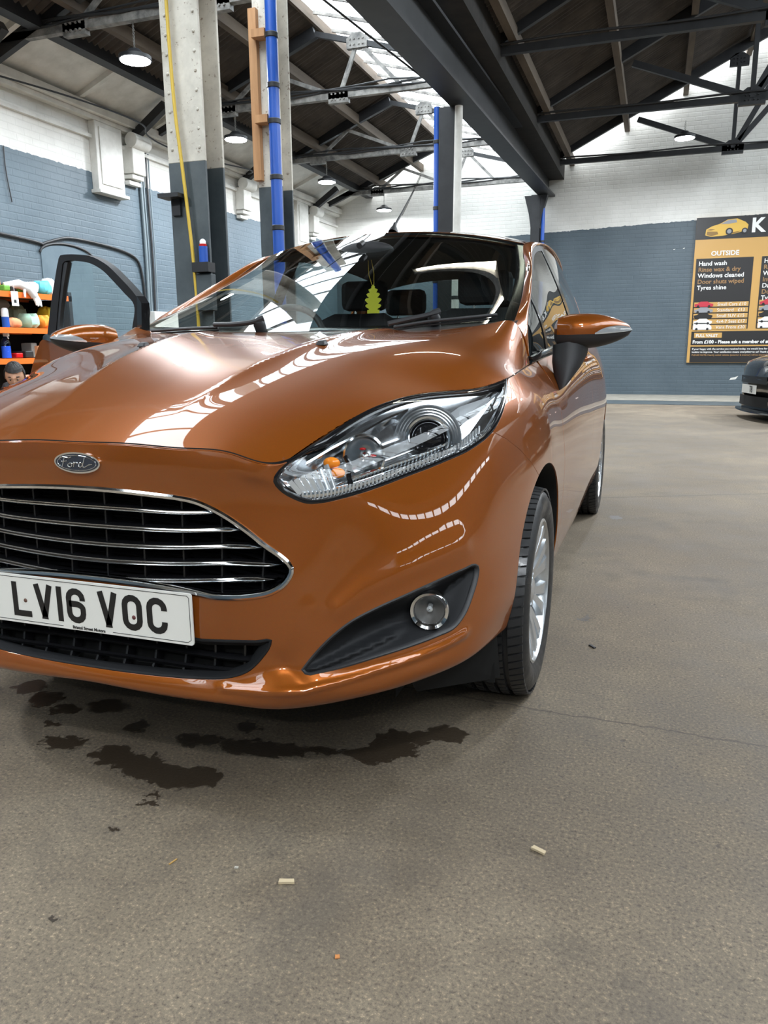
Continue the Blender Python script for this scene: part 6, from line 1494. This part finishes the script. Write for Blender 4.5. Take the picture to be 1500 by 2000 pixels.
# ================================================================ THE MAN CROUCHING AT THE LEFT EDGE
man = empty('person', (-4.12, 4.22, 0), 0, 'man with short black hair and beard in a black hoodie crouching, looking down', 'person')
MX, MY = -4.12, 4.24
material('eye_shade', (.32, .26, .22), .4); material('skin', (.50, .27, .17), .5, 0, Subsurface_Weight=.05); material('hair_black', (.012, .010, .009), .7); material('hoodie_black', (.014, .014, .016), .85); material('jeans_dark', (.03, .035, .05), .85); material('shoe_grey', (.05, .05, .055), .6); material('beard_shade', (.10, .055, .035), .8)
def skin_mesh(name, verts, edges, radii, mat, parent, levels=2, root=0):
    me = bpy.data.meshes.new(name); me.from_pydata([tuple(v) for v in verts], edges, []); o = put(name, me, mat, parent)
    md = o.modifiers.new('skin', 'SKIN'); md.use_smooth_shade = True
    for i, r in enumerate(radii): me.skin_vertices[0].data[i].radius = (r, r) if not isinstance(r, tuple) else r
    me.skin_vertices[0].data[root].use_root = True
    s_ = o.modifiers.new('sub', 'SUBSURF'); s_.levels = levels; s_.render_levels = levels
    dg = bpy.context.evaluated_depsgraph_get(); dg.update(); m2 = bpy.data.meshes.new_from_object(o.evaluated_get(dg)); o.modifiers.clear(); o.data = m2
    for p in m2.polygons: p.use_smooth = True
    m2.materials.clear(); m2.materials.append(mat); return o
# he squats facing the viewer's right, bent over his hands
F = np.array([.72, -.69, 0]); S_ = np.array([.69, .72, 0]); B0 = np.array([MX-.24, MY+.2, 0])
def mp(f, s_, z): return B0+F*f+S_*s_+np.array([0, 0, z])
V = [mp(0, 0, .30), mp(.03, 0, .42), mp(.12, 0, .55), mp(.21, 0, .64), mp(.26, 0, .69), mp(.29, 0, .73)]; E_ = [(0, 1), (1, 2), (2, 3), (3, 4), (4, 5)]; Rr = [.12, .115, .12, .10, .055, .05]
for sgn in (-1, 1):
    i = len(V); V += [mp(.20, sgn*.15, .60), mp(.30, sgn*.24, .42), mp(.46, sgn*.12, .34), mp(.53, sgn*.07, .33)]; E_ += [(3, i), (i, i+1), (i+1, i+2), (i+2, i+3)]; Rr += [.055, .042, .030, .026]
    i = len(V); V += [mp(.05, sgn*.11, .30), mp(.38, sgn*.22, .46), mp(.14, sgn*.20, .10), mp(.12, sgn*.20, .04), mp(.28, sgn*.22, .03)]; E_ += [(0, i), (i, i+1), (i+1, i+2), (i+2, i+3), (i+3, i+4)]; Rr += [.09, .062, .042, .035, .03]
body = skin_mesh('body', V, E_, Rr, M['skin'], man)
V2 = [mp(-.01, 0, .34), mp(.03, 0, .44), mp(.11, 0, .555), mp(.19, 0, .635), mp(.23, 0, .675)]; E2 = [(0, 1), (1, 2), (2, 3), (3, 4)]; R2 = [.15, .15, .155, .13, .085]
for sgn in (-1, 1):
    i = len(V2); V2 += [mp(.18, sgn*.16, .61), mp(.29, sgn*.25, .42), mp(.44, sgn*.13, .35)]; E2 += [(3, i), (i, i+1), (i+1, i+2)]; R2 += [.078, .060, .045]
skin_mesh('hoodie', V2, E2, R2, M['hoodie_black'], man)
MB().tube([mp(.17+.09*math.cos(a)*.7, .10*math.sin(a), .675+.035*math.cos(a)) for a in np.linspace(0, 2*PI, 20, endpoint=False)], .032, 10, closed=True).build('hood', M['hoodie_black'], man)
V3 = [mp(-.02, 0, .30)]; E3 = []; R3 = [.15]
for sgn in (-1, 1):
    i = len(V3); V3 += [mp(.04, sgn*.11, .30), mp(.39, sgn*.22, .46), mp(.15, sgn*.20, .12)]; E3 += [(0, i), (i, i+1), (i+1, i+2)]; R3 += [.11, .078, .055]
skin_mesh('trousers', V3, E3, R3, M['jeans_dark'], man)
for sgn in (-1, 1):
    G = []
    for f_, w_, h_ in ((.04, .02, .05), (.06, .042, .09), (.12, .045, .10), (.22, .05, .07), (.30, .045, .045), (.335, .02, .03)): G.append([tuple(mp(f_, sgn*.205+w_*math.cos(a), max(.0, h_*math.sin(a)*1.0))) for a in np.linspace(0, PI, 9)])
    MB().grid(G).build('shoe', M['shoe_grey'], man)
    for k in range(4):      # fingers curled over the cloth he holds
        skin_mesh('finger', [mp(.53, sgn*.07-sgn*(k-1.5)*.019, .33), mp(.575, sgn*.06-sgn*(k-1.5)*.020, .335), mp(.595-.006*abs(k-1.5), sgn*.045-sgn*(k-1.5)*.018, .31), mp(.585, sgn*.035-sgn*(k-1.5)*.016, .29)], [(0, 1), (1, 2), (2, 3)], [.0095, .009, .0085, .007], M['skin'], body, 1)
    skin_mesh('thumb', [mp(.515, sgn*.045, .335), mp(.535, sgn*.020, .35), mp(.56, sgn*.012, .345)], [(0, 1), (1, 2)], [.011, .010, .008], M['skin'], body, 1)
MB().grid([[tuple(mp(.50+.12*a, -.07+.14*b, .295-.01*math.sin(9*a)*math.cos(7*b)-.06*a*a)) for b in np.linspace(0, 1, 10)] for a in np.linspace(0, 1, 8)]).build('held_rag', M['cloth_white'], man)
# head: a shaped skull with brow, nose, cheeks, mouth and chin, tipped to look down and to the right of the picture
HC = at(29, 733, X=MX+.02); HC = np.array([HC[0], HC[1], HC[2]])
look = np.array([.55, -.72, -.42]); look /= np.linalg.norm(look); hs = np.cross(look, [0, 0, 1]); hs /= np.linalg.norm(hs); hu = np.cross(hs, look)
def hp_(f, s_, u_): return HC+look*f+hs*s_+hu*u_
G = []; n = 40; m = 30
for i in range(m+1):
    t = PI*i/m; row = []
    for k in range(n+1):
        q = 2*PI*k/n; x, y, z = math.sin(t)*math.cos(q), math.sin(t)*math.sin(q), math.cos(t)
        w_ = .076*(1-.22*max(0, -z)**1.3); f_ = x*(.098 if x > 0 else .100)*(1-.10*max(0, -z)); u_ = z*(.112 if z > 0 else .122); s_ = y*w_
        if x > 0:
            f_ += .020*math.exp(-(y/.16)**2-((z+.10)/.14)**2)+.008*math.exp(-(y/.14)**2-((z-.10)/.2)**2)     # nose
            f_ -= .012*(math.exp(-((abs(y)-.36)/.17)**2-((z-.06)/.12)**2))                                        # eye sockets
            f_ += .008*math.exp(-(y/.5)**2-((z-.24)/.08)**2)+.007*math.exp(-(y/.24)**2-((z+.45)/.09)**2)+.012*math.exp(-(y/.3)**2-((z+.80)/.2)**2)
            f_ -= .004*math.exp(-(y/.25)**2-((z+.48)/.025)**2)
        row.append(tuple(hp_(f_, s_, u_)))
    G.append(row)
head = MB().grid(G).build('head', M['skin'], man)
hair = []
for i in range(17):
    t = PI*.56*i/16; row = []
    for k in range(n+1):
        q = 2*PI*k/n; lim = 1.0 if math.cos(q) < .25 else .62-.04*math.cos(q); tt = t*lim; x, y, z = math.sin(tt)*math.cos(q), math.sin(tt)*math.sin(q), math.cos(tt)
        row.append(tuple(hp_(x*(.109 if x > 0 else .109)+.002*math.sin(11*q), y*.085+.0015*math.sin(17*t), z*.124+.002*math.sin(13*q+3*t))))
    hair.append(row)
MB().grid(hair).build('hair', M['hair_black'], man)
bd_ = []
for i in range(9):
    z = -.30-.70*i/8*.98; row = []
    for k in range(25):
        a = -1.45+2.9*k/24; zz = max(-.99, min(z, z+(-.0))); r = math.sqrt(max(.0, 1-zz*zz)); x, y = r*math.cos(a), r*math.sin(a)
        if abs(a) < .42 and i < 3: zz2 = zz-.12; 
        f_ = x*.100*(1-.10*max(0, -zz))+.0025+.012*math.exp(-(y/.3)**2-((zz+.80)/.2)**2)*(1 if x > 0 else 0)+.007*math.exp(-(y/.24)**2-((zz+.45)/.09)**2); row.append(tuple(hp_(f_, y*.0785*(1-.22*max(0, -zz)**1.3)+.0, zz*.123)))
    bd_.append(row)
MB().grid(bd_[2:]).build('beard', M['beard_shade'], head)
for s_ in (-1, 1):
    MB().sphere(hp_(.081, s_*.029, .004), .0105, 12, 8).build('eye', M['eye_shade'], head); MB().sphere(hp_(.0895, s_*.029, .0), .0055, 10, 6).build('iris', M['hair_black'], head)
    MB().tube([hp_(.088, s_*.012, .026), hp_(.094, s_*.028, .031), hp_(.080, s_*.046, .026)], [.003, .0045, .0025], 6).build('eyebrow', M['hair_black'], head)
    MB().tube([hp_(.089, s_*.014, .008), hp_(.0945, s_*.029, .015), hp_(.084, s_*.043, .008)], .003, 6).build('eyelid', M['skin'], head)
    MB().lathe([(.001, .004), (.020, .004), (.028, .0), (.024, -.008)], hp_(-.004, s_*.078, -.005), hs*s_, 16, scale=(.6, 1)).build('ear', M['skin'], head)
MB().tube([hp_(.100, -.020, -.052), hp_(.108, 0, -.050), hp_(.100, .020, -.052)], [.003, .006, .003], 8).build('lips', material('lip', (.36, .13, .11), .5), head)

# ================================================================ RIGHT EDGE: NOSE OF A BLACK CAR
bc = empty('black_car', (4.2, 9.75, 0), 0, 'glossy black car at the right edge, only its nose in view', 'car')
TH = math.radians(13); bo = np.array([2.30, 9.72, 0]); bx = np.array([math.cos(TH), math.sin(TH), 0]); by = np.array([-math.sin(TH), math.cos(TH), 0])
def bl(x, y, z): return tuple(bo+bx*x+by*y+np.array([0, 0, z]))
material('black_paint', (.004, .004, .005), .2, 0, Coat_Weight=1.0, Coat_Roughness=.02)
st = [(-.03, .60, .12, .50, .52), (0, .66, .10, .62, .66), (.06, .78, .12, .70, .75), (.25, .84, .14, .75, .82), (.6, .86, .18, .77, .84), (1.0, .87, .18, .81, .90), (1.25, .87, .18, .84, .95), (2.0, .875, .18, .87, .97), (3.0, .875, .18, .90, 1.0), (3.8, .86, .2, .92, 1.03), (4.15, .78, .24, .90, 1.02), (4.25, .66, .3, .85, .95)]
G = []
for x, hw, z0, z1, zc in st:
    row = []
    for a in np.linspace(-1, 1, 31):
        y = hw*math.copysign(min(1, abs(a)*1.35)**1.0, a) if abs(a) < .74 else hw*math.copysign(1, a)
        if abs(a) < .74: z = zc-(zc-z1)*(abs(a)/.74)**3; y = hw*a/.74*.94 if abs(a) < .73 else y
        else: t = (abs(a)-.74)/.26; z = z1+(z0-z1)*t; y = math.copysign(hw*(.94+.06*math.sin(PI*min(1, t*1.3))), a)
        row.append(bl(x+.13*(abs(y)/hw)**3*(1 if x < .2 else .5 if x < .5 else 0), y, z))
    G.append(row)
mb = MB().grid(G); mb.add([p for p in G[0]], [tuple(range(31))]); mb.add([p for p in G[-1]], [tuple(range(31))]); mb.build('body_shell', M['black_paint'], bc)
cab = [(1.15, .62, .93, .93), (1.75, .60, 1.36, 1.38), (2.6, .60, 1.43, 1.46), (3.5, .58, 1.36, 1.40), (4.1, .60, 1.0, 1.02)]
G = [[bl(x, -hw-.12, .9)]+[bl(x, hw*a, z1-(z1-z0)*abs(a)**3) for a in np.linspace(-1, 1, 13)]+[bl(x, hw+.12, .9)] for x, hw, z0, z1 in cab]
MB().grid(G).build('cabin_glass', M['black_gloss'], bc)
G = [[bl(x, hw*a, z1-(z1-z0)*abs(a)**3+.006) for a in np.linspace(-1, 1, 13)] for x, hw, z0, z1 in cab[1:4]]; MB().grid(G).build('car_roof', M['black_paint'], bc)
for s_ in (-1, 1):
    MB().grid([[bl(.075+.34*t+.05*(1-t)*(1-a), s_*(.62+.22*t**.7), .58+.14*t*(1)+.13*(a-.5)*(1-.25*t)) for a in np.linspace(0, 1, 6)] for t in np.linspace(0, 1, 8)]).build('car_headlight', M['lens_glass'], bc)
    MB().grid([[bl(.09+.34*t+.05*(1-t)*(1-a), s_*(.60+.22*t**.7), .58+.14*t+.11*(a-.5)*(1-.25*t)) for a in np.linspace(0, 1, 6)] for t in np.linspace(0, 1, 8)]).build('lamp_reflector', M['lamp_chrome'], bc)
    for x in (.85, 3.4):
        wv = empty('wheel'); wv.parent = bc; wv.matrix_parent_inverse = Matrix.Translation(-bc.location); wv.location = bl(x, s_*.79, .30); wv.rotation_euler = (0, 0, TH-PI/2 if s_ < 0 else TH+PI/2)
        for nm, me in (('tyre', ty_me), ('rim', rim_me), ('hub', hub_me)): put(nm, me, None, wv, world=False)
        for k in range(8): o = put('spoke', sp_me, None, wv, world=False); o.rotation_euler = (2*PI*k/8, 0, 0)
        MB().lathe([(.34, -.01), (.34, .012), (.001, .012)], bl(x, s_*.868, .32), by*s_, 32).build('wheel_arch', M['dark_void'], bc)
    G = [[bl(1.45+.07*math.cos(a)*.9, s_*(.90+.2*t), .98+.06*math.sin(a)*(1-.3*t)) for a in np.linspace(0, 2*PI, 14)] for t in np.linspace(0, 1, 5)]; MB().grid(G).build('car_mirror', M['black_paint'], bc)
MB().grid([[bl(-.033+.06*(y/.5)**2, y, z) for z in (.18, .25, .31)] for y in np.linspace(-.5, .5, 9)]).build('intake', M['dark_void'], bc)
MB().grid([[bl(-.034+.06*(y/.5)**2, y, z) for z in (.47, .52, .56)] for y in np.linspace(-.45, .45, 9)]).build('upper_intake', M['grille_black'], bc)
MB().grid([[bl(-.05+.10*(y/.7)**2+d, y, .09+z) for d, z in ((.12, .035), (.0, .03), (-.01, .012), (.10, .0))] for y in np.linspace(-.74, .74, 15)]).build('front_splitter', M['black_gloss'], bc)
G = [[bl(-.036, -.26, .34), bl(-.036, .26, .34)], [bl(-.036, -.26, .45), bl(-.036, .26, .45)]]
bpl = MB().grid(G, False).build('car_plate', M['plate_white'], bc)
Rm = Matrix(((-by[0], 0, -bx[0]), (-by[1], 0, -bx[1]), (0, 1, 0)))
text_mesh('T8', .12, bl(-.040, -.02, .355), Rm, M['plate_black'], 'plate_lettering', bpl, 'LEFT', .001, .8)

# ================================================================ SMALL THINGS ON THE FLOOR
def chip(px, py, L, W, H, ang, mat, label, cat, name='wood_chip', k=1):
    p = at(px, py, Z=0); e = np.array([math.cos(ang), math.sin(ang)]); f = np.array([-e[1], e[0]])
    out = [(-L/2, -W/2), (-L*.1, -W*.42), (L/2, -W/2*.8), (L*.46, W*.1), (L/2*.9, W/2), (0, W*.46), (-L/2*.95, W/2), (-L*.47, 0)]
    o = MB().prism(out, (p[0], p[1], .0005), (e[0], e[1], 0), (f[0], f[1], 0), (0, 0, H)).build(name, M[mat], bevel=H*.15); tag(o, label, cat); return o
material('pale_wood', (.52, .42, .27), .7); material('straw', (.45, .27, .08), .6); material('leaf_orange', (.50, .20, .06), .6); material('grit_pale', (.45, .42, .36), .8)
chip(1052, 1663, .030, .011, .005, -.42, 'pale_wood', 'small torn piece of pale wood on the concrete, right one', 'wood chip')
chip(560, 1725, .030, .010, .006, .30, 'pale_wood', 'small oblong piece of pale wood on the concrete, left one', 'wood chip')
chip(338, 1684, .020, .003, .002, 1.3, 'straw', 'thin orange-brown splinter on the concrete in front of the plate', 'splinter', 'splinter')
chip(659, 1870, .008, .008, .002, .4, 'leaf_orange', 'tiny orange leaf scrap near the bottom of the picture', 'leaf', 'leaf_scrap')
chip(462, 1696, .008, .005, .003, .2, 'grit_pale', 'tiny pale stone left of the oblong wood chip', 'stone', 'pebble')
chip(1157, 1264, .030, .010, .004, -.9, 'cable_black', 'black scrap of rubber on the floor beside the front wheel', 'scrap', 'rubber_scrap')
